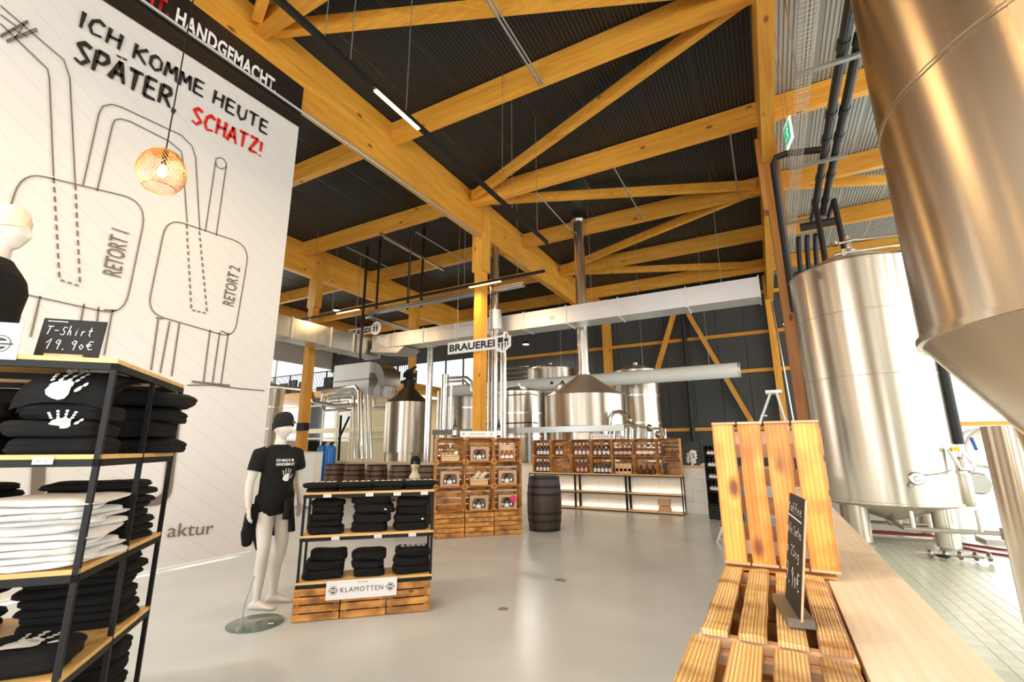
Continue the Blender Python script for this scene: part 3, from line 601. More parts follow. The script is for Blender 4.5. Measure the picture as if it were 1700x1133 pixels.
part(T2, 'valve', MB().tube([v+Vector((-.06,0,.2)), v, v+Vector((.02,0,-.1)), v+Vector((.14,0,-.14)), v+Vector((.2,0,0))], .03, 8).lathe([(.07,0),(.07,.04)], 14, c=tuple(v+Vector((.02,-.05,-.16)))), MT['steel_pipe'], world=True, smooth=True)
part(T2, 'blue_handle', MB().bar(PY(1612,727,9.5), PY(1621,748,9.5), .05, .03), MT['blue_grip'], world=True)
part(T2, 'yellow_cap', MB().box(PY(1586,746,9.4), (.09,.05,.06)), MT['yellow_grip'], world=True)
part(T2, 'top_valve', MB().tube([(.0,-.3,5.0),(.0,-.3,5.25)], .05, 10).tube([(-.2,-.35,5.12),(.15,-.35,5.16)], .03, 8).lathe([(.07,5.1),(.07,5.16)], 12, c=(-.2,-.35,0)), MT['steel_pipe'], smooth=True)
part(T2, 'top_pipe', MB().tube([(.1,-.35,5.14),(.75,-.45,5.05),(.95,-.2,4.7)], .03, 8), MT['steel_pipe'], smooth=True)
tm_ = PY(1400,418,9.6)
part(T2, 'cip_valve', MB().tube([tm_+Vector((0,0,-.25)), tm_+Vector((0,0,.04))], .045, 10).tube([tm_+Vector((-.14,0,-.03)), tm_+Vector((.1,0,-.02))], .035, 8).tube([tm_+Vector((.08,0,-.02)), tm_+Vector((1.0,.2,.02))], .022, 8), MT['steel_pipe'], world=True, smooth=True)
part(T2, 'drain_pipe', MB().tube([(-.1,-.2,.35),(0,-.75,.28),(.9,-.8,.3),(1.05,-.8,.3)], .035, 8).tube([(.85,-.8,.3),(.85,-.8,.6)], .03, 8).tube([(.1,-.77,.3),(.1,-.77,.55)], .03, 8), MT['steel_pipe'], smooth=True)
part(T2, 'drain_valve', MB().box((1.1,-.82,.3), (.1,.1,.16)), MT['steel_dark'])
for y, z in ((.35,.22),(-.45,.12)): part(T2, 'leg_rail', MB().tube([(-.5,y,z),(.5,y,z)], .03, 8), MT['steel_pipe'], smooth=True)
mw = PY(1634,744,10.6)
hm = root('manway_hatch', (mw.x, mw.y, 0), 'round polished hatch of the next tank seen between tank and leg', 'hatch')
part(hm, 'hatch_lid', MB().lathe([(0,.0),(.22,.01),(.3,.05),(.31,.08)], 28, cap=False).xf(Matrix.Translation(mw) @ Matrix.Rotation(PI/2,4,'X') @ Matrix.Rotation(.3,4,'Y')), MT['steel'], world=True, smooth=True)
part(hm, 'clamp_ring', MB().lathe([(.30,0),(.335,0),(.335,.05),(.30,.05)], 28, cap=False).xf(Matrix.Translation(mw) @ Matrix.Rotation(PI/2,4,'X')), MT['steel_pipe'], world=True, smooth=True)
part(hm, 'stand', MB().tube([(mw.x+.1,mw.y+.1,0),(mw.x+.1,mw.y+.1,mw.z-.2)], .05, 8).bb(mw.x-.25,mw.x+.5,mw.y-.1,mw.y+.4,0,.06), MT['steel_pipe'], world=True)
part(hm, 'side_wheel', MB().lathe([(.03,-.03),(.15,-.03),(.17,0),(.15,.03),(.03,.03)], 22).xf(Matrix.Translation(PY(1624,803,10.4)) @ Matrix.Rotation(PI/2,4,'X')), MT['steel_pipe'], world=True, smooth=True)
# hose coil and fittings under the tank
for k in range(5):
    c = PZ(1490+k*6, 889, .02); 
mb = MB(); c = PZ(1497, 892, .02)
pts = []
for k in range(60):
    a = k*.42; pts.append(c+Vector(((.50-.06*sin(k*.13))*cos(a), .20*sin(a)+.05*sin(k*.9), .016+.0006*k)))
solo('hose', MB().tube(pts, .011, 6), MT['hose_red'], 'dark red hose coiled on the tiles beneath the tall tank', 'hose')
solo('hose', MB().tube([PZ(x,y,.015) for x,y in ((1530,892),(1560,899),(1590,902),(1625,907),(1665,913),(1700,916),(1740,925))], .016, 6), MT['hose_red'], 'dark red hose trailing right across the bright tiles', 'hose', 'trailing hoses')
solo('hose', MB().tube([PZ(x,y,.015) for x,y in ((1560,901),(1600,910),(1640,918),(1690,925),(1730,927))], .016, 6), MT['hose_red'], 'second red hose trailing right, nearer the camera', 'hose', 'trailing hoses')
fc = PZ(1585, 932, 0)
vt = root('valve_set', (fc.x, fc.y, 0), 'loose chrome valve fittings lying on the tiles by the tank leg', 'valve')
for k, dx in enumerate((-.32,-.16,.0,.16,.30)):
    part(vt, 'fitting', MB().tube([(dx-.09,.02*k,.07),(dx+.09,.02*(k+1),.07)], .03, 10), MT['steel_pipe'], smooth=True)
    part(vt, 'clamp', MB().lathe([(.05,-.02),(.06,0),(.05,.02)], 14).xf(Matrix.Translation((dx+.08,.02*k,.07)) @ Matrix.Rotation(PI/2,4,'Y')), MT['steel_dark'], smooth=True)
part(vt, 'hand_wheel', MB().lathe([(.06,-.015),(.085,0),(.06,.015)], 20, c=(-.12,-.05,.06)), MT['black_metal'], smooth=True)
part(vt, 'hand_wheel', MB().lathe([(.06,-.015),(.085,0),(.06,.015)], 20, c=(.28,-.03,.08)), MT['steel_pipe'], smooth=True)

# ------------------------------------------------------------------ brew house kettles
def kettle(lab, xc, D, r, z0, z1, hood, hoodm, stack_r, stack_top, grp=None, m='steel', n=64):
    t = root('brew_kettle', (xc, D, 0), lab, 'kettle', 'round brew kettles')
    part(t, 'shell', MB().lathe([(r, z0), (r, z1)], n, cap=False), MT[m], smooth=True)
    part(t, 'hood', MB().lathe([(r+.01, z1), (r*.93, z1+.05), (r*.55, z1+hood*.5), (stack_r, z1+hood)], n), MT[hoodm], smooth=True)
    part(t, 'base', MB().lathe([(r*.86, .35), (r*.86, z0+.01), (r, z0+.012)], n), MT[m], smooth=True)
    for a in (.6, 2.2, 3.8, 5.3): part(t, 'leg', MB().lathe([(.06,0),(.06,.5)], 10, c=(r*.7*cos(a), r*.7*sin(a), 0)), MT['steel_pipe'])
    return t
K = kettle('wide round steel kettle with tall chimney behind the bottle shelves', -4.78, 13.38, 1.19, 2.09, 2.98, .68, 'steel_hood', .17, 8)
part(K, 'chimney', MB().lathe([(.165,3.6),(.165,8.72)], 24), MT['steel_pipe'], smooth=True)
part(K, 'chimney_collar', MB().lathe([(.25,8.72),(.25,8.76)], 24), MT['steel_pipe']); part(K, 'chimney_collar', MB().lathe([(.19,3.62),(.19,3.7)], 24), MT['steel_pipe'])
part(K, 'manhole', MB().lathe([(.2,0),(.2,.12),(.16,.16)], 18).xf(Matrix.Translation((-.62,-.35,3.22)) @ Matrix.Rotation(-.6,4,'Y') @ Matrix.Rotation(.3,4,'X')), MT['steel_pipe'], smooth=True)
for dx in (-.9,-.55): part(K, 'clamp_knob', MB().ell((dx,-.4,3.42), .05,.05,.05, 8, 4), MT['black_metal'], smooth=True)
K2 = kettle('left steel kettle under a dark pointed hood with motor', -12.15, 14.0, .86, 1.36, 3.2, .62, 'steel_dark', .2, 8)
part(K2, 'motor', MB().lathe([(.22,3.82),(.22,4.1),(.14,4.14),(.14,4.5)], 14).box((.0,0,4.28), (.42,.3,.16)).tube([(-.25,0,4.4),(.3,0,4.6)], .05, 6), MT['black_metal'])
def cylpx(xl, xr, y, D):
    a, b = ray(xl, y), ray(xr, y); a, b = math.atan2(a.x, a.y), math.atan2(b.x, b.y); m_ = (a+b)/2; d = D/cos(m_)
    return d*sin(m_), D, d*sin((b-a)/2)
for (xl, xr, yt, D, lab, nm) in ((818,905,648,14.9,'steel mash tun with railing cage right of the centre post','mash_tun'), (740,830,640,17.4,'steel tank half hidden behind the centre post','storage_tank'), (874,958,608,19.3,'low dimpled steel tank top behind the white tube duct','storage_tank'), (1022,1098,612,17.6,'tall dimpled steel tank right of the chimney kettle','storage_tank'), (418,470,640,14.5,'slim steel tank edge beside the banner','storage_tank')):
    x, D_, r = cylpx(xl, xr, 680, D); zt = PY((xl+xr)/2, yt, D-r).z
    t = root(nm, (x, D, 0), lab, 'tank', 'storage tanks behind')
    part(t, 'shell', MB().lathe([(r,.5),(r,zt)], 56, cap=False), MT['steel'], smooth=True)
    part(t, 'lid', MB().lathe([(r+.02,zt),(r*.9,zt+.06),(r*.4,zt+.2),(.08,zt+.26),(.08,zt+.36)], 48), MT['steel'], smooth=True)
    for z in (zt-.02, zt*.78, zt*.55): part(t, 'seam_band', MB().lathe([(r-.01,z-.03),(r+.015,z-.03),(r+.015,z+.03),(r-.01,z+.03)], 56, cap=False), MT['steel_pipe'], smooth=True)
    for a in (.7,2.3,3.9,5.4): part(t, 'leg', MB().lathe([(.05,0),(.05,.6)], 8, c=(r*.8*cos(a), r*.8*sin(a), 0)), MT['steel_pipe'])
# platform in front of the kettles
pf = root('kettle_platform', (-5, 12.6, 0), 'steel working platform frame in front of the round kettle', 'platform')
part(pf, 'deck_edge', MB().bb(-9.6,-3.35,12.26,12.33,1.92,2.08), MT['steel_x'], world=True)
for X in (-9.5,-8.2,-7.0,-6.1,-5.6,-3.4): part(pf, 'leg', MB().bb(X-.04,X+.04,12.26,12.33,0,1.92), MT['steel_pipe'], world=True)
for X in (-7.9,-7.0,-6.05): part(pf, 'rail_post', MB().tube([(X,12.38,2.08),(X,12.38,3.05)], .018, 6), MT['steel_pipe'], world=True)
for z in (2.22,3.05): part(pf, 'rail', MB().tube([(-7.9,12.38,z),(-6.05,12.38,z),(-6.1,12.8,z)], .02, 6), MT['steel_pipe'] if z > 3 else MT['black_metal'], world=True)
part(pf, 'brace', MB().tube([(-9.5,12.38,1.1),(-8.9,12.38,1.9)], .03, 6), MT['steel_pipe'], world=True)
solo('ladder_rail', MB().tube([(-9.3,12.3,2.1),(-9.3,12.3,1.2)], .03, 6).tube([(-9.6,12.3,2.0),(-8.4,12.3,2.0)], .03, 6), MT['steel_pipe'], 'short bent steel handrail left of the centre post', 'handrail', smooth=True)
# pipework at the right end of the kettle and above the low wall
pw = root('pipework', (-3, 12.7, 0), 'bright steel pipework and valves above the bottle shelves', 'pipes')
def tp_(pts, r, D=12.55, nm='pipe', m='steel_pipe', par=None): part(par or pw, nm, MB().tube([PY(x,y,D) for x,y in pts], r, 10), MT[m], world=True, smooth=True)
tp_([(1013,760),(1012,695),(1018,685),(1028,684),(1045,692)], .06); tp_([(1022,735),(1024,706),(1046,706),(1046,740)], .035); tp_([(1046,706),(1085,712),(1086,735)], .04); tp_([(1060,708),(1058,735)], .035); tp_([(1072,710),(1070,735)], .03)
tp_([(1085,712),(1098,712),(1104,730)], .035); tp_([(1098,735),(1100,714),(1104,712),(1106,735)], .02)
for x, y in ((1044,698),(1078,711),(1092,722)): part(pw, 'valve', MB().ell(tuple(PY(x,y,12.5)), .08,.08,.1, 8, 5), MT['steel_dark'], world=True, smooth=True)
for k in range(6): tp_([(1028+k*11,712),(1028+k*11,738)], .05, 13.0)
# pipework at the left, above the barrels
pl = root('pipework', (-14, 13, 0), 'dense insulated steel pipework between left post and left kettle', 'pipes')
for pts, r in (([(400,640),(470,643),(515,648),(519,660),(522,668)], .09), ([(536,650),(590,643),(598,650),(600,762)], .10), ([(546,658),(584,652),(588,660),(588,762)], .05), ([(522,668),(560,675),(586,673)], .09), ([(536,650),(533,672),(540,682),(575,680)], .05),
               ([(612,655),(616,762)], .06), ([(606,655),(608,762)], .05), ([(545,664),(580,660)], .04), ([(548,668),(578,666),(580,676)], .035), ([(600,760),(598,735)], .13)):
    part(pl, 'pipe', MB().tube([PY(x,y,13.0) for x,y in pts], r, 10), MT['steel_pipe'], world=True, smooth=True)
for pts in ([(622,640),(622,675)], [(656,632),(655,665)], [(622,678),(640,678)]):
    part(pl, 'pipe', MB().tube([PY(x,y,14.5) for x,y in pts], .07, 10), MT['steel_pipe'], world=True, smooth=True)
vs = root('rising_pipes', (-10.6, 12.8, 0), 'group of upright steel pipes right of the left kettle', 'pipes')
for x, r, yt in ((739,.13,622),(749,.05,640),(728,.04,650)): 
    a = PY(x, yt, 12.9); part(vs, 'pipe', MB().tube([(a.x,12.9,.9),(a.x,12.9,a.z)], r, 14), MT['steel_pipe'], world=True, smooth=True)
part(vs, 'cross_pipe', MB().tube([PY(x,y,12.9) for x,y in ((742,628),(775,627),(783,634),(784,650))], .05, 8), MT['steel_pipe'], world=True, smooth=True)
part(vs, 'cross_pipe', MB().tube([PY(x,y,12.9) for x,y in ((742,634),(772,633),(778,640))], .04, 8), MT['steel_pipe'], world=True, smooth=True)
for x, D, lab in ((717,13.4,'clear steel twin column beside the dark hood'), (712,13.4,'slimmer steel column beside the dark hood')):
    a = PY(x, 577, D); solo('riser_pipe', MB().tube([(a.x,D,a.z),(a.x,D,0)], .05 if x == 712 else .07, 10), MT['steel_pipe'], lab, 'pipe', smooth=True)
# sideways pipes behind the rear tank
mb = root('pipe_bundle', (-9, 17.5, 4.2), 'horizontal steel pipes left of the low rear tank', 'pipes')
for k in range(4): part(mb, 'pipe', MB().tube([PY(832,612+k*8,19.2), PY(878,610+k*8,19.2)], .05, 8), MT['steel_pipe'], world=True, smooth=True)
# gallery upstairs
gz = 4.55
solo('gallery_floor', MB().bb(-26.9,-14.7,17.2,22.6,gz-.32,gz), MT['glulam_x'], 'timber edged gallery floor upstairs at the left', 'gallery')
rl = root('gallery_railing', (-20, 17.25, gz), 'black bar railing along the upstairs gallery', 'railing')
part(rl, 'top_rail', MB().bb(-26.9,-14.7,17.22,17.28,gz+1.02,gz+1.07), MT['black_metal'], world=True); part(rl, 'bottom_rail', MB().bb(-26.9,-14.7,17.23,17.27,gz+.08,gz+.11), MT['black_metal'], world=True)
bm_ = MB().box((0,0,0), (.02,.02,.92)).mesh('baluster', MT['black_metal'])
for k in range(102): place(rl, 'baluster', bm_, (-26.85+.12*k+20, 0, .56))
for k in range(9): part(rl, 'rail_post', MB().bb(-26.8+1.5*k,-26.76+1.5*k,17.23,17.27,gz,gz+1.05), MT['black_metal'], world=True)
random.seed(8)
for k, (x, y) in enumerate(((455,622),(470,618),(488,620),(530,612),(668,625),(640,622))):
    p = PY(x, 634, 17.9); h = .5+.2*random.random()
    solo('gallery_chair', MB().bb(p.x-.33,p.x+.33,18.0,18.6,gz,gz+h*.6).bb(p.x-.33,p.x+.33,18.5,18.62,gz+h*.5,gz+h+.35), MT['black_matt'], ['leftmost','second','third','fourth','rightmost','fifth'][k]+' dark upholstered chair behind the gallery railing', 'chair', 'dark chairs on the gallery')
# rooms below the gallery
rm = root('glass_partition', (-18, 17.6, 0), 'cream framed glass partition of the lit room behind the barrels', 'partition')
for x in (513,536,560,583,604,640): a = PY(x, 700, 17.6); part(rm, 'frame_post', MB().bb(a.x-.05,a.x+.05,17.57,17.63,0,gz-.32), MT['cream'], world=True)
for y in (672,715,728): a = PY(560, y, 17.6); part(rm, 'frame_rail', MB().bb(-25,-15.2,17.56,17.64,a.z-(.12 if y == 715 else .04),a.z+(.12 if y == 715 else .04)), MT['cream'], world=True)
a, b = PY(513,700,17.6), PY(604,700,17.6); part(rm, 'pane', MB().bb(a.x,b.x,17.595,17.605,0,gz-.34), MT['pane'], world=True)
part(rm, 'wall_board', MB().bb(PY(604,700,17.6).x,-15.2,17.65,17.75,0,gz-.33), MT['cream_wall'], world=True)
solo('steel_bracket', MB().bar(PY(566,690,13.4),Vector((PY(563,762,13.4).x,13.4,0)),.07,.07).bar(PY(580,692,13.4),PY(562,730,13.4),.06,.06).bar(PY(563,683,13.4),PY(582,681,13.4),.05,.05), MT['black_metal'], 'black steel bracket frame behind the blue cylinders', 'bracket')


tq = root('ceiling_lamp', (-19,20,gz-.36), 'flat room lamp under the gallery floor', 'lamp'); part(tq, 'lamp_panel', MB().box((0,0,0),(6,2,.04)), mat('panel_on', (1,1,1), .5, emis=(1,.86,.62), es=3.))
# ------------------------------------------------------------------ the hanging banner and its print
XB = -6.93
def B(x, y, e=0.): p = PX(x, y, XB); p.x = XB + .012 + e; return p
def banner_mat():
    m, t, p, N = nt('banner_cloth'); L = t.links.new; tc = N('ShaderNodeTexCoord'); mp = N('ShaderNodeMapping'); mp.inputs['Rotation'].default_value = (.62,0,0); L(tc.outputs['Object'], mp.inputs[0])
    sx = N('ShaderNodeSeparateXYZ'); L(mp.outputs[0], sx.inputs[0]); md = N('ShaderNodeMath', operation='PINGPONG'); md.inputs[1].default_value = .11; L(sx.outputs['Z'], md.inputs[0])
    cp_ = N('ShaderNodeMath', operation='LESS_THAN'); cp_.inputs[1].default_value = .0035; L(md.outputs[0], cp_.inputs[0])
    mx = N('ShaderNodeMix', data_type='RGBA'); mx.inputs[6].default_value = (.72,.69,.655,1); mx.inputs[7].default_value = (.60,.565,.53,1); L(cp_.outputs[0], mx.inputs[0]); L(mx.outputs[2], p.inputs['Base Color']); p.inputs['Roughness'].default_value = .38
banner_mat()
bn = root('banner', (XB, 1.2, .02), 'huge white printed banner hanging from the roof beam to the floor at the left', 'banner')
YR, ZTOP = 4.68, 8.05
def zedge(y): return 7.22 + (YR-y)*.02
bm2 = MB(); ny, nz = 40, 20
for j in range(nz+1):
    for i in range(ny+1):
        Y = -3 + (YR+3)*i/ny; z = .03 + (8.03-.03)*j/nz
        bm2.v.append(Vector((XB + .006*sin(Y*1.7+z*.3), Y, z)))
for j in range(nz):
    for i in range(ny): a = j*(ny+1)+i; bm2.f.append((a, a+1, a+ny+2, a+ny+1))
part(bn, 'cloth', bm2, MT['banner_cloth'], world=True, smooth=True)
part(bn, 'hem_rod', MB().tube([(XB,-3,.03),(XB,YR,.03)], .018, 8), MT['white_paint'], world=True)
MT['banner_black'] = mat('banner_black', (.022,.016,.012), .32)
e0, e1 = B(490.5,208,.002), B(169,0,.002)
sl = (e1.z-e0.z)/(e1.y-e0.y)
part(bn, 'black_band', MB().poly([(XB+.014,YR,e0.z),(XB+.014,-3,e0.z+sl*(-3-YR)),(XB+.014,-3,8.04),(XB+.014,YR,8.04)]), MT['banner_black'], world=True, label='black printed band along the top')
off = bn.location
NX = (1,0,0)
# heading: white condensed capitals and red word in front of it
a, b = B(286,40), B(456,155); zc = (a.z+b.z)/2
hh = abs(PX(298,18,XB).z-PX(290,42,XB).z)
text(bn, 'heading', 'HANDGEMACHT.', (XB+.03, 2.56, 7.50), (0,1,0), (0,0,1), .28, MT['print_white'], width=1.60, off=off, bold=.034, sp=1.06)
text(bn, 'heading', 'ECHT.', (XB+.03, 1.86, 7.50), (0,1,0), (0,0,1), .27, MT['print_red'], width=.62, off=off, bold=.03, label='red heading word')
# brush lettering as tapered strokes
ST = {'I':[[(.5,1),(.42,0)]], 'C':[[(.95,.82),(.6,1),(.2,.75),(.08,.35),(.3,.02),(.9,.12)]], 'H':[[(.15,1),(.05,0)],[(.9,1),(.85,0)],[(.1,.48),(.92,.56)]],
 'K':[[(.15,1),(.08,0)],[(.95,1),(.15,.45)],[(.3,.52),(.98,0)]], 'O':[[(.5,.98),(.12,.7),(.1,.25),(.5,0),(.9,.25),(.88,.75),(.5,.98)]], 'M':[[(.05,0),(.15,1)],[(.15,1),(.48,.35)],[(.48,.35),(.85,1)],[(.85,1),(.97,0)]],
 'E':[[(.15,1),(.08,0)],[(.12,.98),(.9,1)],[(.12,.52),(.8,.54)],[(.08,.03),(.95,.03)]], 'U':[[(.1,1),(.08,.35),(.4,0),(.82,.25),(.9,1)]], 'T':[[(0,.95),(1,1)],[(.5,.98),(.45,0)]],
 'S':[[(.9,.88),(.5,1),(.12,.78),(.5,.52),(.88,.3),(.5,.0),(.05,.12)]], 'P':[[(.15,1),(.08,0)],[(.15,.98),(.75,.98),(.9,.72),(.6,.48),(.12,.48)]], 'A':[[(.0,0),(.5,1)],[(.5,1),(.95,0)],[(.2,.36),(.8,.36)]],
 'R':[[(.15,1),(.08,0)],[(.15,.98),(.75,.98),(.88,.72),(.55,.5),(.15,.48)],[(.4,.5),(.95,0)]], 'Z':[[(.05,.95),(.95,1)],[(.9,.98),(.05,.03)],[(.05,.04),(1,.06)]], '!':[[(.5,1),(.45,.32)],[(.42,.08),(.44,.0)]], ',':[[(.4,.12),(.2,-.14)]], 'Ä':None}
ST['Ä'] = ST['A'] + [[(.3,1.22),(.32,1.14)], [(.7,1.24),(.72,1.16)]]
def brush(name, s, o, dR, dU, hgt, m, par, off, thick=.17, lab=None, nrm=NX, adv=.78, wid=None):
    mb = MB(); O, R, U = Vector(o), Vector(dR), Vector(dU); x = 0; random.seed(len(s)); n_ = sum(.42 if c in ' ' else .38 if c in 'I!,' else adv for c in s)
    kx = (wid/(n_*hgt)) if wid else 1
    for ch in s:
        if ch == ' ': x += .42; continue
        a = .38 if ch in 'I!,' else adv; wch = (a-.12); mb = MB()
        for st in ST[ch]:
            pts = []
            for i in range(len(st)-1):
                for k in range(4):
                    f = k/4; pts.append((st[i][0]*(1-f)+st[i+1][0]*f, st[i][1]*(1-f)+st[i+1][1]*f))
            pts.append(st[-1]); P = [O + R*((x+u*wch)*hgt*kx) + U*(v*hgt + .03*hgt*sin(x*5)) for u, v in pts]
            n = len(P); wd = [hgt*thick*(1.15-.55*k/n + .12*random.random()) for k in range(n)]
            mb.strip(P, wd, nrm)
            q = len(mb.v)
        x += a; part(par, name, mb, m, lab, off=Vector(off))
U_ = Vector((0,0,1))
def bline(s, x0, y0, x1, y1, hg, m, lab=None):
    p, q = B(x0, y0, .006), B(x1, y1, .006); d = q-p; L = d.length
    brush('brush_letter', s, p, d.normalized(), U_, hg, MT[m], bn, off, wid=L, lab=lab)
bline('ICH KOMME HEUTE', 128, 44, 446, 226, .235, 'print_black')
bline('SPÄTER,', 120, 100, 296, 188, .30, 'print_black')
bline('SCHATZ!', 316, 203, 436, 262, .27, 'print_red', 'red brush lettering')
# still drawing
def curve(pts, w=.015, closed=False, nm='drawn_line', m='print_grey', smooth_=True):
    P = [B(x, y, .004) for x, y in pts]
    if closed: P.append(P[0])
    part(bn, nm, MB().strip(P, w, NX), MT[m], off=Vector(off))
def rounded(c, r=6):
    # c: corner pixels, rounded by inserting arcs
    out = []; n = len(c)
    for i in range(n):
        p0, p1, p2 = Vector(c[i-1]), Vector(c[i]), Vector(c[(i+1) % n]); a = p1+(p0-p1).normalized()*r[i]; b = p1+(p2-p1).normalized()*r[i]
        for k in range(7): f = k/6; out.append(tuple((a*(1-f)+p1*f)*(1-f)+(p1*(1-f)+b*f)*f))
    return out
curve(rounded([(35,285),(245,335),(205,525),(-25,475)], (40,45,38,30)), closed=True)
curve(rounded([(276,362),(414,408),(388,562),(243,520)], (30,30,25,30)), closed=True)
for pts in ([(0,40),(78,115),(81,130),(88,293)], [(0,10),(105,100),(115,130),(124,305)], [(137,308),(163,190),(170,177),(185,174),(200,178),(300,225),(318,243),(324,262),(331,383)], [(160,318),(186,208),(190,200),(200,198),(215,202),(280,235),(300,252),(302,262),(310,370)],
            [(340,385),(357,270)], [(358,392),(375,275)], [(0,25),(26,44)]):
    curve(pts)
curve([(357,270),(358,264),(364,262),(371,265),(375,272),(374,279),(367,281),(360,278),(357,270)])
curve([(0,60),(45,35),(46,38),(0,63)], .015); curve([(10,68),(60,48),(61,52),(11,71),(10,68)], .015); curve([(20,48),(45,62)], .01); curve([(40,42),(24,64)], .01)
def dash(p, q, n):
    for k in range(n): a = (k+.15)/n; b = (k+.75)/n; curve([(p[0]+(q[0]-p[0])*a, p[1]+(q[1]-p[1])*a), (p[0]+(q[0]-p[0])*b, p[1]+(q[1]-p[1])*b)], .02, nm='dash')
dash((88,293),(98,465),11); dash((124,305),(132,473),11); dash((309,372),(317,515),13); dash((330,383),(343,520),13); dash((98,465),(133,476),3); dash((317,515),(343,521),3)
for pts in ([(66,492),(50,560)], [(139,505),(133,535)], [(163,510),(155,585)], [(186,515),(172,590)], [(262,530),(250,615)], [(281,534),(265,620)], [(297,537),(284,625)], [(348,548),(337,635)], [(364,552),(352,636)], [(378,555),(366,638)]): curve(pts, .018)
curve([(171,515),(192,516)], .018); curve([(258,528),(270,530)], .018); curve([(366,550),(381,556)], .018); curve([(318,634),(381,641)], .03); curve([(310,640),(352,640),(400,646),(438,649)], .018)
def vtext(s, x0, y0, x1, y1, hpx):
    p, q = B(x0, y0, .006), B(x1, y1, .006); d = (q-p).normalized(); up = Vector((0,-d.z,d.y))
    text(bn, 'lettering', s, p, d, up, hpx, MT['print_grey'], width=(q-p).length, off=off, bold=.012)
vtext('RETORT 1', 200, 462, 214, 388, .19); vtext('RETORT 2', 387, 510, 398, 446, .17)
# rounded frame with emblem, lower left (the code inside is left out)
curve(rounded([(70,655),(297,652),(275,832),(60,842)], (22,22,22,22)), .11, True, 'drawn_frame')
c0 = B(186,832,.01); mb = MB()
for r0, r1 in ((.17,.22),): 
    P = [c0+Vector((0,(r1)*cos(a),r1*sin(a))) for a in [PI*k/20 for k in range(21)]]; mb.strip(P, .05, NX)
mb.poly([c0+Vector((0,.16*cos(a),.16*sin(a))) for a in [PI*k/16 for k in range(17)]])
part(bn, 'emblem', mb, MT['print_grey'], off=Vector(off))
p, q = B(276,893,.006), B(352,887,.006)
text(bn, 'lettering', 'aktur', (p.x, p.y, p.z), q-p, (0,0,1), .165, MT['print_grey'], width=(q-p).length, off=off, bold=.0)

# ------------------------------------------------------------------ pendant lamp with wire mesh shade
pc = Vector((-5.0, 1.98, 4.0))
pn = root('pendant_lamp', pc, 'round copper wire mesh pendant lamp glowing before the banner', 'lamp')
def prad(t): return .205*(sin(PI*(.17+.70*t))**.62)
mb = MB(); NW = 44
for k in range(NW):
    for s in (-1, 1):
        pts = [Vector((prad(t)*cos(2*PI*k/NW+s*1.1*t), prad(t)*sin(2*PI*k/NW+s*1.1*t), .37*t)) for t in [i/12 for i in range(13)]]
        mb.tube(pts, .0022, 3, cap=False)
part(pn, 'wire_shade', mb, MT['copper_wire'], kind='stuff')
for t in (0, 1): part(pn, 'shade_ring', MB().tube([(prad(t)*cos(a), prad(t)*sin(a), .37*t) for a in [2*PI*k/24 for k in range(25)]], .006, 6), MT['copper_wire'])
part(pn, 'top_plate', MB().lathe([(prad(1),.37),(.03,.375),(.02,.40)], 24), MT['copper_wire'], smooth=True)
part(pn, 'socket', MB().lathe([(.022,.26),(.022,.37)], 12), MT['black_metal']); part(pn, 'bulb', MB().lathe([(.012,.25),(.03,.22),(.045,.17),(.03,.13),(.004,.12)], 16), MT['bulb_on'], smooth=True)
part(pn, 'cord', MB().tube([(0,0,.4),(0,0,4.9)], .007, 6), MT['black_metal'])
l = bpy.data.lights.new('pendant_light', 'POINT'); l.energy = 14; l.color = (1,.6,.25); l.shadow_soft_size = .05
o = bpy.data.objects.new('pendant_light', l); COL.objects.link(o); o.location = pc+Vector((0,0,.08))

# ------------------------------------------------------------------ garments
def garment_mesh(name, a, b, h, m, seed, layers=2, wob=.012, rough_=.0, arch=0.):
    random.seed(seed); n = 44; rings = []; prof = []
    K = 4*layers
    for k in range(K+1):
        t = k/K; edge = 1 - .10*abs(2*t-1)**3; lay = -.022*abs(cos(PI*layers*t))**6
        prof.append((edge+lay, h*t))
    prof = [(.6, .001)] + prof + [(.80, h*1.05), (.45, h*1.12), (.12, h*1.13)]
    mb = MB()
    for s, z in prof:
        r = []
        for i in range(n):
            t = 2*PI*i/n; c, d = cos(t), sin(t); e = .42
            x = a/2*s*math.copysign(abs(c)**e, c); y = b/2*s*math.copysign(abs(d)**e, d)
            nz = noise.noise(Vector((x*7+seed*3.1, y*7, z*22))); n2 = noise.noise(Vector((x*3+seed, y*3+9, z*6)))
            k2 = 1 + wob*5*nz + .15*n2
            zz = z + (noise.noise(Vector((x*5, y*5+seed, 2)))*h*.26 if z > h*.1 else 0) + arch*(1-(2*x/a)**2)*(z/h)
            r.append((x*k2, y*k2, max(0.0, zz)))
        rings.append(r)
    mb.loft(rings); return mb.mesh(name, m, smooth=True)
GM = {}
for i in range(5):
    GM['sweater', i] = garment_mesh('sweater', .36, .30, .072, MT['fabric_black'], 11+i, 2, .02)
    GM['tee', i] = garment_mesh('tee', .30, .26, .034, MT['fabric_tee'], 31+i, 2, .02)
    GM['white', i] = garment_mesh('white_tee', .34, .30, .036, MT['fabric_white'], 51+i, 2, .07)
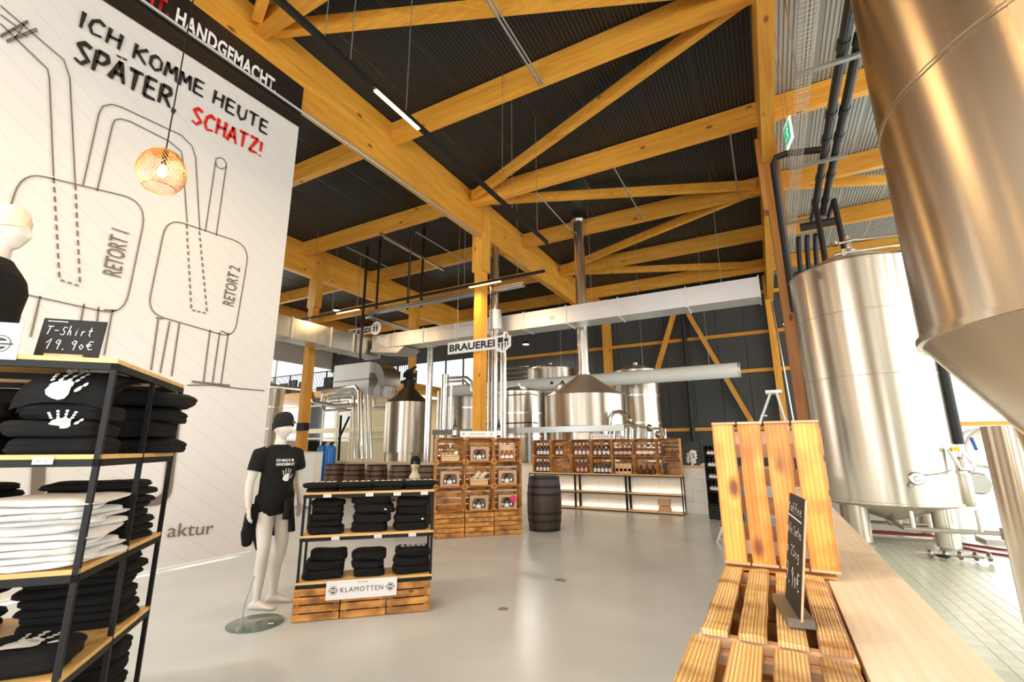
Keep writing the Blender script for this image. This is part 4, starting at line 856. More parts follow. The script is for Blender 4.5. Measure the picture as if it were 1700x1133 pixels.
def handprint(f, mb=None):
    # f(u, v) maps unit hand square onto a surface
    mb = mb or MB()
    def blob(cx, cy, rx, ry, ang, n=10):
        b = len(mb.v); mb.v.append(f(cx, cy))
        for s in (.5, 1.):
            for k in range(n):
                t = 2*PI*k/n; wv = 1+.10*sin(3*t+cx*9); x, y = s*rx*cos(t)*wv, s*ry*sin(t)*wv
                mb.v.append(f(cx+x*cos(ang)-y*sin(ang), cy+x*sin(ang)+y*cos(ang)))
        for k in range(n): j = (k+1)%n; mb.f += [(b,b+1+k,b+1+j),(b+1+k,b+1+n+k,b+1+n+j,b+1+j)]
    blob(.48,.24,.26,.22,0,14); blob(.50,.40,.24,.12,.1,12)
    for bx, ang, ln in ((.24,.30,.30),(.40,.10,.40),(.56,-.06,.42),(.72,-.22,.36)):
        for k, (s, q) in enumerate(((.12,.045),(.5,.042),(.88,.045))): blob(bx-sin(ang)*ln*s, .50+cos(ang)*ln*s, q, ln*.17, ang, 8)
    blob(.86,.30,.05,.10,-.55,8); blob(.96,.44,.045,.075,-.45,8)
    return mb
def garment(kind, i, loc, rz, label, group, scale=(1,1,1), name=None, prt=None):
    nm = name or {'sweater':'folded_sweater','tee':'folded_tee','white':'folded_white_tee'}[kind]
    o = bpy.data.objects.new(nm, GM[kind, i % 5]); COL.objects.link(o); o.location = loc; o.rotation_euler.z = rz; o.scale = scale
    tags(o, label, 'sweater' if kind == 'sweater' else 'T-shirt', group)
    H_ = {'sweater':.082,'tee':.039,'white':.041}[kind]
    if prt == 'top':      # white hand print lying on the folded top
        me = GM[kind, i % 5]; zt = max(v.co.z for v in me.vertices)+.0015
        def f(u, v): x = (u-.5)*.26; y = (v-.5)*.20+.01; return Vector((x, y, zt-.012*abs(u-.5)*2))
        p_ = part(o, 'hand_print', handprint(f), MT['print_white'])
    elif prt == 'row':    # row of white figures near the front edge
        me = GM[kind, i % 5]; zt = max(v.co.z for v in me.vertices)+.002; mb = MB()
        for k in range(5):
            c = -.10+.05*k
            mb.poly([Vector((c+.019*cos(t)+.004*(k%2), -.060+.048*sin(t), zt)) for t in [2*PI*j/9 for j in range(9)]])
            mb.poly([Vector((c+.010*cos(t), -.012+.012*sin(t), zt)) for t in [2*PI*j/7 for j in range(7)]])
        mb.strip([Vector((-.12,-.098,zt-.001)), Vector((.11,-.1,zt-.001))], .014, (0,0,1))
        part(o, 'print', mb, MT['print_white'])
    elif prt == 'tag': part(o, 'size_tag', MB().box((.10,-.152,.03), (.022,.004,.014)), MT['print_white'])
    return o
def W(rt, x, y, z):
    c, s = cos(rt.rotation_euler.z), sin(rt.rotation_euler.z); return Vector((rt.location.x+c*x-s*y, rt.location.y+s*x+c*y, rt.location.z+z))
def shelf_unit(name, lab, loc, rz, wd, dp, levels, base, xposts, yposts, r=.028, split=None):
    t = root(name, loc, lab, 'shelf', None, rz=rz)
    for x in xposts:
        for y in yposts: part(t, 'post', MB().bb(x-r/2,x+r/2,y-r/2,y+r/2,base,levels[0]-.022), MT['black_metal'])
    for z in levels:
        sp = split or [0, dp]
        for a, b in zip(sp, sp[1:]): part(t, 'shelf_board', MB().bb(-wd+.0,0,a+.002,b-.002,z-.020,z), MT['shelf_edge'])
        for y in yposts: part(t, 'rail', MB().bb(-wd,0,y-r/2,y+r/2,z-.052,z-.021), MT['black_metal'])
        for x in (-wd+r/2, -r/2): part(t, 'rail', MB().bb(x-r/2,x+r/2,0,dp,z-.052,z-.0215), MT['black_metal'])
    return t
# ---- big unit at the left edge
RZ1 = math.atan2(.742,.67); LV = [1.91,1.48,1.01,.60,.17]
S1 = shelf_unit('shelf_unit', 'tall black steel shelf with thin wooden boards full of folded shirts at the left edge', (-2.62,1.0,0), RZ1, 1.25, .984, LV, 0, (-1.239,-.011), (.011,.49,.973), r=.022, split=[0,.49,.984])
def st(x, y, z, kinds, grp, where, rz=0., jit=.012, sc=(1,1,1), prts=None, step=None, ref=None):
    random.seed(int(x*100)+int(y*10)+int(z*7)+3)
    for k, kd in enumerate(kinds):
        hgt = {'sweater':.076,'tee':.036,'white':.038}[kd]*sc[2]
        p = W(ref or S1, x+random.uniform(-jit,jit), y+random.uniform(-jit,jit), z+.001)
        nth = ['bottom','second','third','fourth','fifth','sixth','seventh','eighth','ninth','tenth'][k] if k < len(kinds)-1 else 'topmost'
        col = {'sweater':'black folded sweater','tee':'black folded T-shirt','white':'white folded T-shirt'}[kd]
        garment(kd, k+int(x*7), p, (ref or S1).rotation_euler.z+rz+random.uniform(-.10,.10), f'{nth} {col} {where}', grp, sc, prt=(prts or {}).get(k))
        z += hgt
st(-.20,.18,1.48,['sweater']*3,'sweaters on the upper shelf','front right pile, upper board of the tall shelf', sc=(1.0,1.05,1.0))
st(-.60,.20,1.48,['sweater']*3,'sweaters on the upper shelf','front left pile, upper board of the tall shelf', sc=(1.0,1.1,1.05))
st(-.14,.74,1.48,['sweater']*4,'sweaters on the upper shelf','rear right pile, upper board of the tall shelf', sc=(1.25,1.15,1.15), jit=.04)
st(-.62,.74,1.48,['sweater']*4,'sweaters on the upper shelf','rear left pile, upper board of the tall shelf', sc=(1.25,1.15,1.1))
st(-.21,.23,1.01,['white']*10,'white shirts on the middle shelf','front right pile, middle board of the tall shelf', sc=(1.12,1.42,.74), jit=.028)
st(-.66,.22,1.01,['white']*6,'white shirts on the middle shelf','front left pile, middle board of the tall shelf', sc=(1.1,1.3,.85), jit=.03)
st(-.25,.75,1.01,['tee']*8,'black shirts on the middle shelf','rear right pile, middle board of the tall shelf', sc=(1.5,1.3,1.1), jit=.02)
st(-.85,.75,1.01,['tee']*8,'black shirts on the middle shelf','rear left pile, middle board of the tall shelf', sc=(1.5,1.3,1.1), jit=.02)
st(-.25,.75,.60,['tee']*9,'black shirts on the lower shelf','rear right pile, lower board of the tall shelf', sc=(1.5,1.3,1.15), jit=.02)
st(-.85,.75,.60,['tee']*9,'black shirts on the lower shelf','rear left pile, lower board of the tall shelf', sc=(1.5,1.3,1.15), jit=.02)
st(-.21,.20,.60,['sweater']*1,'printed shirts on the lower shelf','front right pile, lower board of the tall shelf', sc=(1.1,1.1,1.1), prts={0:'top'})
st(-.66,.20,.60,['sweater']*1,'printed shirts on the lower shelf','front left pile, lower board of the tall shelf', sc=(1.3,1.1,1.1), prts={0:'top'})
st(-.3,.25,.17,['sweater']*3,'sweaters on the lowest shelf','front pile, lowest board of the tall shelf', sc=(1.3,1.1,1.1)); st(-.25,.75,.17,['sweater']*4,'sweaters on the lowest shelf','rear pile, lowest board of the tall shelf', sc=(1.3,1.1,1.1))
# draped sweater with the large hand print, front right of the upper shelf
def drape():
    mb = MB(); nx, nz = 26, 16
    def S(u, v):       # u across 0..1, v from bottom (0) over the front to the top (1)
        x = -.37+.35*u; z = 1.705+.175*(1-(1-v)**1.7) ; y = .02+.30*v**2.0 + .012*sin(u*9+v*5) + .02*(2*u-1)**2
        z -= .035*abs(2*u-1)**3
        return Vector((x, y-.012*sin(PI*v), z))
    for j in range(nz+1):
        for i in range(nx+1): mb.v.append(S(i/nx, j/nz))
    for j in range(nz):
        for i in range(nx): a = j*(nx+1)+i; mb.f.append((a,a+1,a+nx+2,a+nx+1))
    n0 = len(mb.v)
    for j in range(nz+1):
        for i in range(nx+1): s = S(i/nx, j/nz); mb.v.append(Vector((s.x, s.y+.05+.0*j, s.z-.012)))
    for j in range(nz):
        for i in range(nx): a = n0+j*(nx+1)+i; mb.f.append((a+nx+1,a+nx+2,a+1,a))
    return mb, S
dmb, DS = drape()
dr = root('draped_sweater', (-2.62,1.0,0), 'black sweater with large white hand print draped at the shelf corner', 'sweater', 'sweaters on the upper shelf', rz=RZ1)
part(dr, 'cloth', dmb, MT['fabric_black'], smooth=True)
part(dr, 'hand_print', handprint(lambda u, v: DS(.27+.46*u, .0+.72*v)+Vector((0,-.009,.006))), MT['print_white'], label='large white hand print')
mb = MB(); random.seed(5)
for k in range(9):
    u = .26+.062*k
    for (du, dv) in ((0,0),(.028,.03)): c = DS(u+du, .86+dv*.8+.015*(k%3)); mb.poly([c+Vector((.011*cos(t), -.006, .012*sin(t)+.004)) for t in [2*PI*j/6+k for j in range(5)]])
part(dr, 'print_line', mb, MT['print_white'], label='broken white lettering')
s2_ = part(dr, 'lower_print', handprint(lambda u, v: Vector((-.24+.15*u, .012-.001*v, 1.59+.09*v))), MT['print_white'], label='white print on the fold beneath')
# price tickets
def ticket(rt, x, z, lab, grp, wd=.07):
    p = W(rt, x, -.006, z); o = solo('price_ticket', MB().box((0,0,0), (wd,.004,.03)).xf(Matrix.Translation(p) @ Matrix.Rotation(rt.rotation_euler.z,4,'Z')), MT['white_card'], lab, 'price tag', grp)
    q = W(rt, x-wd*.33, -.0095, z-.006); c, s = cos(rt.rotation_euler.z), sin(rt.rotation_euler.z)
    text(o, 'lettering', '20- XL', q, (c,s,0), (0,0,1), .011, MT['print_grey'], width=wd*.66, off=o.location)
ticket(S1, -.193, 1.455, 'small white price ticket on the upper shelf edge of the tall unit', 'price tickets of the tall unit')
ticket(S1, -.30, .985, 'small white price ticket on the middle shelf edge of the tall unit', 'price tickets of the tall unit')
# card with round emblem and chalkboard on top
def emblem(par, c, R, N, r, off, m='print_black', name='emblem'):
    U = Vector((0,0,1)); mb = MB(); N = Vector(N)
    mb.strip([c+R*(r*cos(t))+U*(r*sin(t)) for t in [2*PI*k/24 for k in range(25)]], r*.10, N)
    for a0, a1 in ((.5,2.64),(3.6,5.8)):
        mb.poly([c+N*.0006+R*(r*.72*cos(t))+U*(r*.72*sin(t)) for t in [a0+(a1-a0)*k/10 for k in range(11)]])
    mb.strip([c-R*r*1.25+N*.0004, c+R*r*1.25+N*.0004], r*.13, N)
    return part(par, name, mb, MT[m], off=Vector(off))
c48, s48 = cos(RZ1), sin(RZ1); RR = Vector((c48,s48,0)); FN = Vector((s48,-c48,0))
def unit_card(name, x0, x1, z0, z1, y, th, m, lab, cat, lean=0.):
    p = W(S1, (x0+x1)/2, y, (z0+z1)/2); Mx = Matrix.Translation(p) @ Matrix.Rotation(RZ1,4,'Z') @ Matrix.Rotation(lean,4,'X')
    r = root(name, W(S1,(x0+x1)/2,y,z0), lab, cat); part(r, 'board', MB().box((0,0,0),(x1-x0,th,z1-z0)).xf(Mx), MT[m], world=True); return r
cd = unit_card('emblem_card', -.66, -.362, 1.884, 2.047, -.004, .006, 'white_card', 'white card with round black emblem at the shelf front, cut by the frame', 'sign')
cc = W(S1, -.425, -.0095, 1.952); emblem(cd, cc, RR, FN, .036, cd.location)
text(cd, 'lettering', 'ERHOBBY', cc+RR*-.028+Vector((0,0,-.006))+FN*.001, RR, (0,0,1), .010, MT['print_black'], width=.078, off=cd.location)
cb = unit_card('chalkboard', -.352, -.112, 1.915, 2.105, .10, .008, 'slate', 'small chalkboard with T-shirt price on top of the tall shelf', 'sign', lean=-.12)
part(cb, 'foot', MB().box((0,0,0),(.14,.05,.02)).xf(Matrix.Translation(W(S1,-.235,.09,1.921)) @ Matrix.Rotation(RZ1,4,'Z')), MT['crate_pink'], world=True)
CH = {'T':[[(0,1),(1,1)],[(.5,1),(.2,0)]], '-':[[(.1,.5),(.8,.55)]], 'S':[[(1,.9),(.5,1),(.3,.7),(.75,.35),(.5,0),(0,.1)]], 'h':[[(.35,1.2),(.1,0)],[(.15,.4),(.5,.6),(.6,0)]], 'i':[[(.4,.6),(.3,0)],[(.5,.85),(.5,.8)]], 'r':[[(.2,.6),(.1,0)],[(.15,.4),(.6,.6)]],
 't':[[(.5,1.1),(.3,.1),(.6,0)],[(.1,.65),(.8,.7)]], '1':[[(.0,.6),(.6,1.1),(.3,-.1)]], '9':[[(.9,.9),(.5,1),(.2,.7),(.5,.5),(.85,.85),(.6,-.1)]], ',':[[(.3,0),(.2,-.15)]], '0':[[(.5,.6),(.2,.3),(.5,0),(.8,.3),(.5,.6)]], 'O':[[(.5,1),(.1,.5),(.5,0),(.9,.5),(.5,1)]],
 'E':[[(1,.95),(.5,1),(.2,.5),(.5,0),(1,.1)],[(0,.6),(.8,.62)],[(0,.42),(.7,.44)]], 'K':[[(.2,1),(.1,0)],[(.9,1),(.15,.45),(.9,0)]], 'a':[[(.8,.6),(.3,.55),(.15,.2),(.5,0),(.8,.5),(.85,0)]], 'f':[[(.8,1.1),(.4,1),(.3,-.2)],[(.1,.5),(.7,.55)]], 'e':[[(.2,.3),(.8,.4),(.5,.65),(.2,.3),(.5,0),(.9,.1)]],
 'l':[[(.5,1.1),(.3,0),(.6,0)]], 'o':[[(.5,.6),(.2,.3),(.5,0),(.8,.3),(.5,.6)]], 'n':[[(.2,.6),(.15,0)],[(.17,.4),(.6,.6),(.7,0)]], 'à':[[(.8,.6),(.3,.55),(.15,.2),(.5,0),(.8,.5),(.85,0)],[(.3,.95),(.5,.8)]], '2':[[(.1,.8),(.5,1),(.8,.75),(.1,0),(.9,.05)]], '5':[[(.9,1),(.3,1),(.2,.55),(.75,.5),(.7,.1),(.1,0)]],
 'g':[[(.8,.6),(.3,.5),(.4,.1),(.8,.3)],[(.8,.6),(.7,-.3),(.2,-.3)]], '7':[[(.1,1),(.9,1),(.3,-.1)],[(.2,.5),(.8,.5)]]}
def chalk(par, s, o, R, U, N, h, wid, off, thick=.09, name='chalk_lettering'):
    mb = MB(); n = len(s); a = wid/n
    for k, ch in enumerate(s):
        for st_ in CH.get(ch, []):
            mb.strip([Vector(o)+R*(a*(k+.08+.84*u))+U*(h*v) for u, v in st_], h*thick, N)
    return part(par, name, mb, MT['chalk'], off=Vector(off))
LU = Matrix.Rotation(RZ1,3,'Z') @ Matrix.Rotation(-.12,3,'X') @ Vector((0,0,1))
def cbp(x, z, e=.006): return W(S1, x, .10, 1.915) + Vector((0,0,0)) + LU*z + FN*e - Vector((0,0,0)) + (Matrix.Rotation(RZ1,3,'Z') @ Vector((0,-.012,0)))*0
chalk(cb, 'T-Shirt', cbp(-.33,.112,.018), RR, LU, FN, .040, .18, cb.location); chalk(cb, '19,90E', cbp(-.32,.045,.018), RR, LU, FN, .042, .18, cb.location)
mb = MB().strip([cbp(-.335,.178,.016), cbp(-.26,.178,.016)], .004, FN); part(cb, 'chalk_line', mb, MT['chalk'], world=True)

# ------------------------------------------------------------------ figures
def remesh(mb, voxel, name, m, sm=3, post=None):
    me = mb.mesh('t', m); o = bpy.data.objects.new('t', me); COL.objects.link(o)
    r = o.modifiers.new('r', 'REMESH'); r.mode = 'VOXEL'; r.voxel_size = voxel
    s = o.modifiers.new('s', 'SMOOTH'); s.iterations = sm; s.factor = .5
    out = bpy.data.meshes.new_from_object(o.evaluated_get(bpy.context.evaluated_depsgraph_get())); bpy.data.objects.remove(o)
    out.name = name; out.materials.clear(); out.materials.append(m)
    for p in out.polygons: p.use_smooth = True
    return out
def rotz(a): return Matrix.Rotation(a, 3, 'Z')
def head_mb(c, yaw, s=1.0):
    c = Vector(c); n, k = 40, 30; rings = []; Ry = rotz(yaw)
    for j in range(k+1):
        ph = PI*(j+.02)/(k+.04) - PI/2; r = []
        for i in range(n):
            th = 2*PI*i/n; x, y, z = cos(ph)*cos(th), cos(ph)*sin(th), sin(ph)
            X, Y, Z = .098*x, .076*y, .122*z
            if X < 0: X *= 1.05; 
            if Z < -.02: f = (-.02-Z)/.1; Y *= 1-.34*f; X *= (1-.12*f) if X > 0 else (1-.55*f)
            if X > .03:
                g = lambda yy, zz, sy, sz: math.exp(-((Y-yy)/sy)**2-((Z-zz)/sz)**2)
                X += .026*g(0,-.018,.011,.018)+.010*g(0,.008,.009,.028) - .012*(g(.032,.012,.014,.012)+g(-.032,.012,.014,.012)) + .005*(g(.03,.034,.02,.008)+g(-.03,.034,.02,.008))
                X += .008*g(0,-.054,.02,.006)+.007*g(0,-.067,.017,.006)-.004*g(0,-.0605,.02,.003) + .010*g(0,-.098,.018,.014) + .003*(g(.03,-.02,.018,.018)+g(-.03,-.02,.018,.018))
            r.append(c+Ry @ (Vector((X,Y,Z))*s))
        rings.append(r)
    mb = MB().loft(rings)
    for sd in (-1,1): mb.xf(Matrix.Identity(4)); e = c+Ry @ Vector((-.005,sd*.078*s,-.005)); mb.ell(tuple(e), .018, .008, .032, 10, 6)
    return mb
def hand_mb(mb, wrist, d, side, curl=.5, sc_=1.0):
    # d: pointing direction of forearm; side: palm normal
    W_ = Vector(wrist); d = Vector(d).normalized(); N = Vector(side).normalized(); N = (N-d*N.dot(d)).normalized(); L = d.cross(N)
    s = sc_
    R = Matrix((L, d, N)).transposed()
    for k, (a, b, th, w) in enumerate(((-.01,.03,.013,.026),(.03,.085,.012,.036))):
        mb.box(W_+d*((a+b)/2*s), (w*2*s*.9, (b-a)*s+.012, th*2*s), m=R)
    for k, (off_, ln) in enumerate(((-.030,.062),(-.010,.074),(.010,.070),(.029,.055))):
        p = W_+L*off_*s+d*.08*s; dd = d.copy(); pts = [p-d*.02*s]; rr = [.0095*s]
        for q in range(3):
            ang = curl*(q+.6)*.45; v = (d*cos(ang)+N*sin(ang)); p = p+v*(ln*(.42,.32,.26)[q])*s; pts.append(p); rr.append((.0088,.008,.0062)[q]*s)
        mb.tube(pts, rr, 8)
    p = W_+L*-.034*s+d*.02*s
    mb.tube([p-L*-.012*s, p+(L*-.5+d*.8+N*.3).normalized()*.035*s, p+(L*-.5+d*.8+N*.3).normalized()*.035*s+(L*-.15+d*.9+N*.4).normalized()*.03*s, p+(L*-.5+d*.8+N*.3).normalized()*.035*s+(L*-.1+d*.9+N*.4).normalized()*.052*s], [.014*s,.011*s,.0095*s,.007*s], 8)
def foot_mb(mb, ankle, fd):
    A = Vector(ankle); f = Vector(fd).normalized(); l = Vector((-f.y,f.x,0)); rings = []
    for t, w_, h_ in ((-.075,.018,.035),(-.06,.030,.06),(-.02,.036,.085),(.04,.038,.075),(.10,.045,.050),(.145,.048,.034),(.175,.040,.024),(.19,.024,.014)):
        c = Vector((A.x,A.y,0))+f*t; rings.append([c+l*(w_*cos(a))+Vector((0,0,h_/2+h_/2*sin(a))) for a in [2*PI*k/14 for k in range(14)]])
    mb.loft(rings)
def torso_rings(lv, yaw=0.): return [[(cx+rx*cos(a), ry*sin(a)*1.0, z) for a in [2*PI*k/28 for k in range(28)]] for z, cx, rx, ry in lv]
TORSO = [(.84,.0,.085,.12),(.90,0,.115,.165),(.97,0,.115,.170),(1.05,.005,.098,.150),(1.14,.01,.09,.135),(1.24,.015,.105,.150),(1.34,.015,.118,.170),(1.42,.005,.108,.178),(1.48,-.005,.082,.150),(1.52,-.012,.06,.09),(1.54,-.012,.05,.06)]
fR, fL = PZ(424,1014), PZ(452,1002)
base = (fR+fL)/2; MZ = -.10
mn = root('mannequin', (base.x, base.y, .012), 'white male mannequin in black T-shirt and knitted cap on round glass foot', 'mannequin', rz=MZ)
def loc_(p): v = rotz(-MZ) @ (Vector((p.x,p.y,0))-Vector((base.x,base.y,0))); return v
lR, lL = loc_(fR), loc_(fL)
hb = MB(); hb.loft(torso_rings(TORSO))
hb.tube([(-.012,0,1.5),(-.008,0,1.60),(.0,0,1.67)], [.062,.052,.056], 18)
hb2 = head_mb((.018,0,1.705), .30); hb.add(hb2.v, hb2.f)
for s, F in ((-1,lR),(1,lL)):
    kn = Vector((F.x*.6+.045, .095*s*.6+F.y*.45, .50))
    hb.tube([(0,.085*s,.93),(.012,.095*s,.80),kn+Vector((0,0,.05)),kn-Vector((.005,0,.03)),(F.x*.8,F.y*.9,.34),(F.x,F.y,.12),(F.x,F.y,.05)], [.098,.088,.060,.056,.055,.036,.034], 18)
    foot_mb(hb, F, rotz(.55 if s < 0 else .75) @ Vector((1,0,0)))
ARM = {-1:[(-.01,-.185,1.435),(-.015,-.235,1.30),(-.03,-.262,1.16),(.0,-.275,1.05),(.03,-.275,.93)], 1:[(-.01,.185,1.435),(-.02,.235,1.30),(-.04,.262,1.16),(-.02,.275,1.05),(.0,.275,.93)]}
for s in (-1,1):
    hb.tube(ARM[s], [.056,.047,.040,.037,.026], 16); hb.ell(ARM[s][0], .06,.06,.06)
    a = Vector(ARM[s][-1]); hand_mb(hb, a, (Vector(ARM[s][-1])-Vector(ARM[s][-2])), (0.2,-s,0), .7)
place(mn, 'body', remesh(hb, .0062, 'mannequin_body', MT['skin_white']))
# T-shirt, cap, hoodie round the waist
SH = [(.985,.0,.135,.190),(1.05,.005,.128,.180),(1.14,.01,.118,.165),(1.24,.015,.124,.170),(1.34,.015,.134,.185),(1.42,.005,.124,.192),(1.475,-.005,.100,.165),(1.515,-.01,.078,.115),(1.533,-.01,.070,.088)]
sb = MB().loft(torso_rings(SH))
for s in (-1,1): sb.tube([(-.01,s*.15,1.44),(-.01,s*.19,1.435),(-.015,s*.225,1.35),(-.018,s*.243,1.275)], [.075,.080,.072,.068], 18)
shirt = remesh(sb, .008, 'tee_shirt', MT['fabric_tee'], 2)
for v in shirt.vertices:
    n_ = noise.noise(v.co*9)*.010 + (.008*sin(v.co.z*30+v.co.y*14) if v.co.z < 1.32 else 0); v.co += v.co.normalized()*0 + Vector((v.co.x, v.co.y, 0)).normalized()*n_
place(mn, 'tee_shirt', shirt)
def on_chest(y, z):   # front surface of the shirt
    ks = sorted(SH, key=lambda k: abs(k[0]-z))[:2]; (z0,c0_,rx0,ry0),(z1,c1_,rx1,ry1) = sorted(ks); f = (z-z0)/(z1-z0) if z1 != z0 else 0; cx = c0_+(c1_-c0_)*f; rx = rx0+(rx1-rx0)*f; ry = ry0+(ry1-ry0)*f
    return Vector((cx+rx*math.sqrt(max(0,1-(y/ry)**2))+.016, y, z))
def chest_text(par, s, y0, y1, z, h):
    o_ = text(par, 'lettering', s, (0,0,0), (1,0,0), (0,1,0), h, MT['print_white'], width=y1-y0, bold=.02)
    for v in o_.data.vertices: v.co = on_chest(y0+v.co.x, z+v.co.y)
chest_text(mn, 'ICH MAG ES', -.105, .035, 1.362, .028); chest_text(mn, 'HANDGEMACHT', -.105, .085, 1.322, .030)
emb = MB().poly([on_chest(.06+.014*cos(t), 1.376+.014*sin(t)) for t in [2*PI*k/12 for k in range(12)]]); part(mn, 'print_dot', emb, MT['print_white'])
part(mn, 'hand_print', handprint(lambda u, v: on_chest(-.06+.13*u, 1.165+.14*v)+Vector((.006,0,0))), MT['print_white'])
def cap_mb(c, yaw, s=1.):
    c = Vector(c); Ry = rotz(yaw); rings = []
    for z, r in ((.006,1.08),(.008,1.17),(.062,1.20),(.066,1.13),(.11,1.08),(.145,.90),(.168,.6),(.176,.1)):
        rings.append([c+Ry @ (Vector((.098*r*cos(t)-.006, .078*r*sin(t), z+.022*cos(t)*(1 if z < .08 else .2)))*s) for t in [2*PI*k/28 for k in range(28)]])
    return MB().loft(rings)
kc = part(mn, 'knitted_cap', cap_mb((.018,0,1.697), .30), MT['hat'], smooth=True)
pt_ = Vector((.018,0,1.697))+rotz(.30) @ Vector((.118,0.02,.062)); part(kc, 'patch', MB().box(pt_, (.004,.06,.022), m=rotz(.42)), MT['print_grey'], label='small grey patch')
wb = MB()
for z, k in ((.90,1.18),(.94,1.26),(1.0,1.24),(1.03,1.15)): pass
wb.loft([[(.0+.115*k*cos(t), .172*k*sin(t), z+.012*sin(2*t)) for t in [2*PI*j/28 for j in range(28)]] for z, k in ((.85,1.02),(.88,1.08),(.92,1.12),(.97,1.14),(1.01,1.13),(1.03,1.06))])
for v in wb.v: v += Vector((v.x,v.y,0))*(.06*noise.noise(v*14))
waist = place(mn, 'tied_hoodie', wb.mesh('tied_hoodie', MT['fabric_black'], smooth=True))
for pts, r in (([(.10,.10,.99),(.155,.09,.92),(.16,.10,.80),(.15,.12,.68)], [.035,.032,.030,.034]), ([(.10,.06,.99),(.16,.04,.90),(.165,.03,.80)], [.035,.03,.032]), ([(-.02,-.18,.95),(-.02,-.215,.84),(-.05,-.21,.70),(-.12,-.18,.58)], [.06,.07,.065,.05]), ([(-.12,-.05,.95),(-.15,-.04,.80),(-.16,-.02,.62),(-.15,0,.50)], [.08,.09,.08,.06]), ([(-.12,.08,.95),(-.14,.09,.78),(-.14,.10,.62)], [.06,.06,.05])):
    g = MB().tube(pts, r, 12)
    for v in g.v: v += Vector((v.x,v.y,0))*.10*noise.noise(v*12)
    part(waist, 'hanging_sleeve', g, MT['fabric_black'], smooth=True)
gc = PZ(424,1036); 
gb = root('glass_foot', (gc.x,gc.y,0), 'round green glass foot plate with rod under the mannequin', 'stand')
part(gb, 'glass_disc', MB().lathe([(.225,0),(.23,.003),(.23,.009),(.225,.012)], 48), MT['glass_base'], smooth=True)
rp = PZ(398,1046,.012); c_ = rp-gc
part(gb, 'rod', MB().tube([(c_.x,c_.y,.012),(c_.x,c_.y,.02),(c_.x,c_.y+.02,.22),(c_.x+.03,c_.y+.06,.42)], .006, 8), MT['grey_metal'])
part(gb, 'rod_socket', MB().lathe([(.035,.012),(.035,.03),(.015,.04)], 18, c=(c_.x,c_.y,0)), MT['grey_metal'])
# bust mannequin on the tall shelf
bp_ = W(S1, -.745, .42, 1.912)
bu = root('bust_mannequin', bp_, 'pale bust mannequin in black shirt atop the tall shelf at the left edge', 'mannequin', rz=1.0); bu.scale = (.84,.84,.84)
hb = MB(); hb.loft([[(p[0], p[1], p[2]-.87) for p in r] for r in torso_rings([t for t in TORSO if t[0] > .85])])
hb.tube([(-.012,0,.63),(-.008,0,.73),(0,0,.80)], [.062,.052,.056], 16); h2 = head_mb((.018,0,.85), -.2); hb.add(h2.v, h2.f)
for s in (-1,1): hb.tube([(-.01,.16*s,.565),(-.01,.22*s,.50),(-.01,.245*s,.40)], [.062,.055,.048], 14)
place(bu, 'body', remesh(hb, .008, 'bust_body', MT['skin_white']))
sb = MB().loft([[(p[0]*1.04, p[1]*1.05, p[2]-.87) for p in r] for r in torso_rings([(.885,0,.135,.185)]+[t for t in SH if t[0] > 1.0])])
for s in (-1,1): sb.tube([(-.01,s*.15,.57),(-.01,s*.20,.565),(-.01,s*.245,.48),(-.01,s*.275,.36),(-.01,s*.285,.12)], [.08,.085,.078,.070,.06], 16)
place(bu, 'shirt', remesh(sb, .01, 'bust_shirt', MT['fabric_tee'], 2))
mb = MB()
for k in range(160):
    a = k*2.4; z = .80+.19*(k/160)**.8; r = .105*math.sqrt(max(.02,1-((z-.85)/.16)**2)); mb.tube([(.01+r*cos(a)*1.0-.01, r*.82*sin(a), z), (.0+r*1.12*cos(a+.3)-.012, r*.9*sin(a+.3), z-.035)], [.010,.006], 5)
g = MB()
for v, f in ((mb.v, mb.f),): g.add([q for q in v], f)
keep = MB()
part(bu, 'moulded_hair', cap_mb((.0,0,.85), -.2, 1.0), MT['skin_cream'], smooth=True)
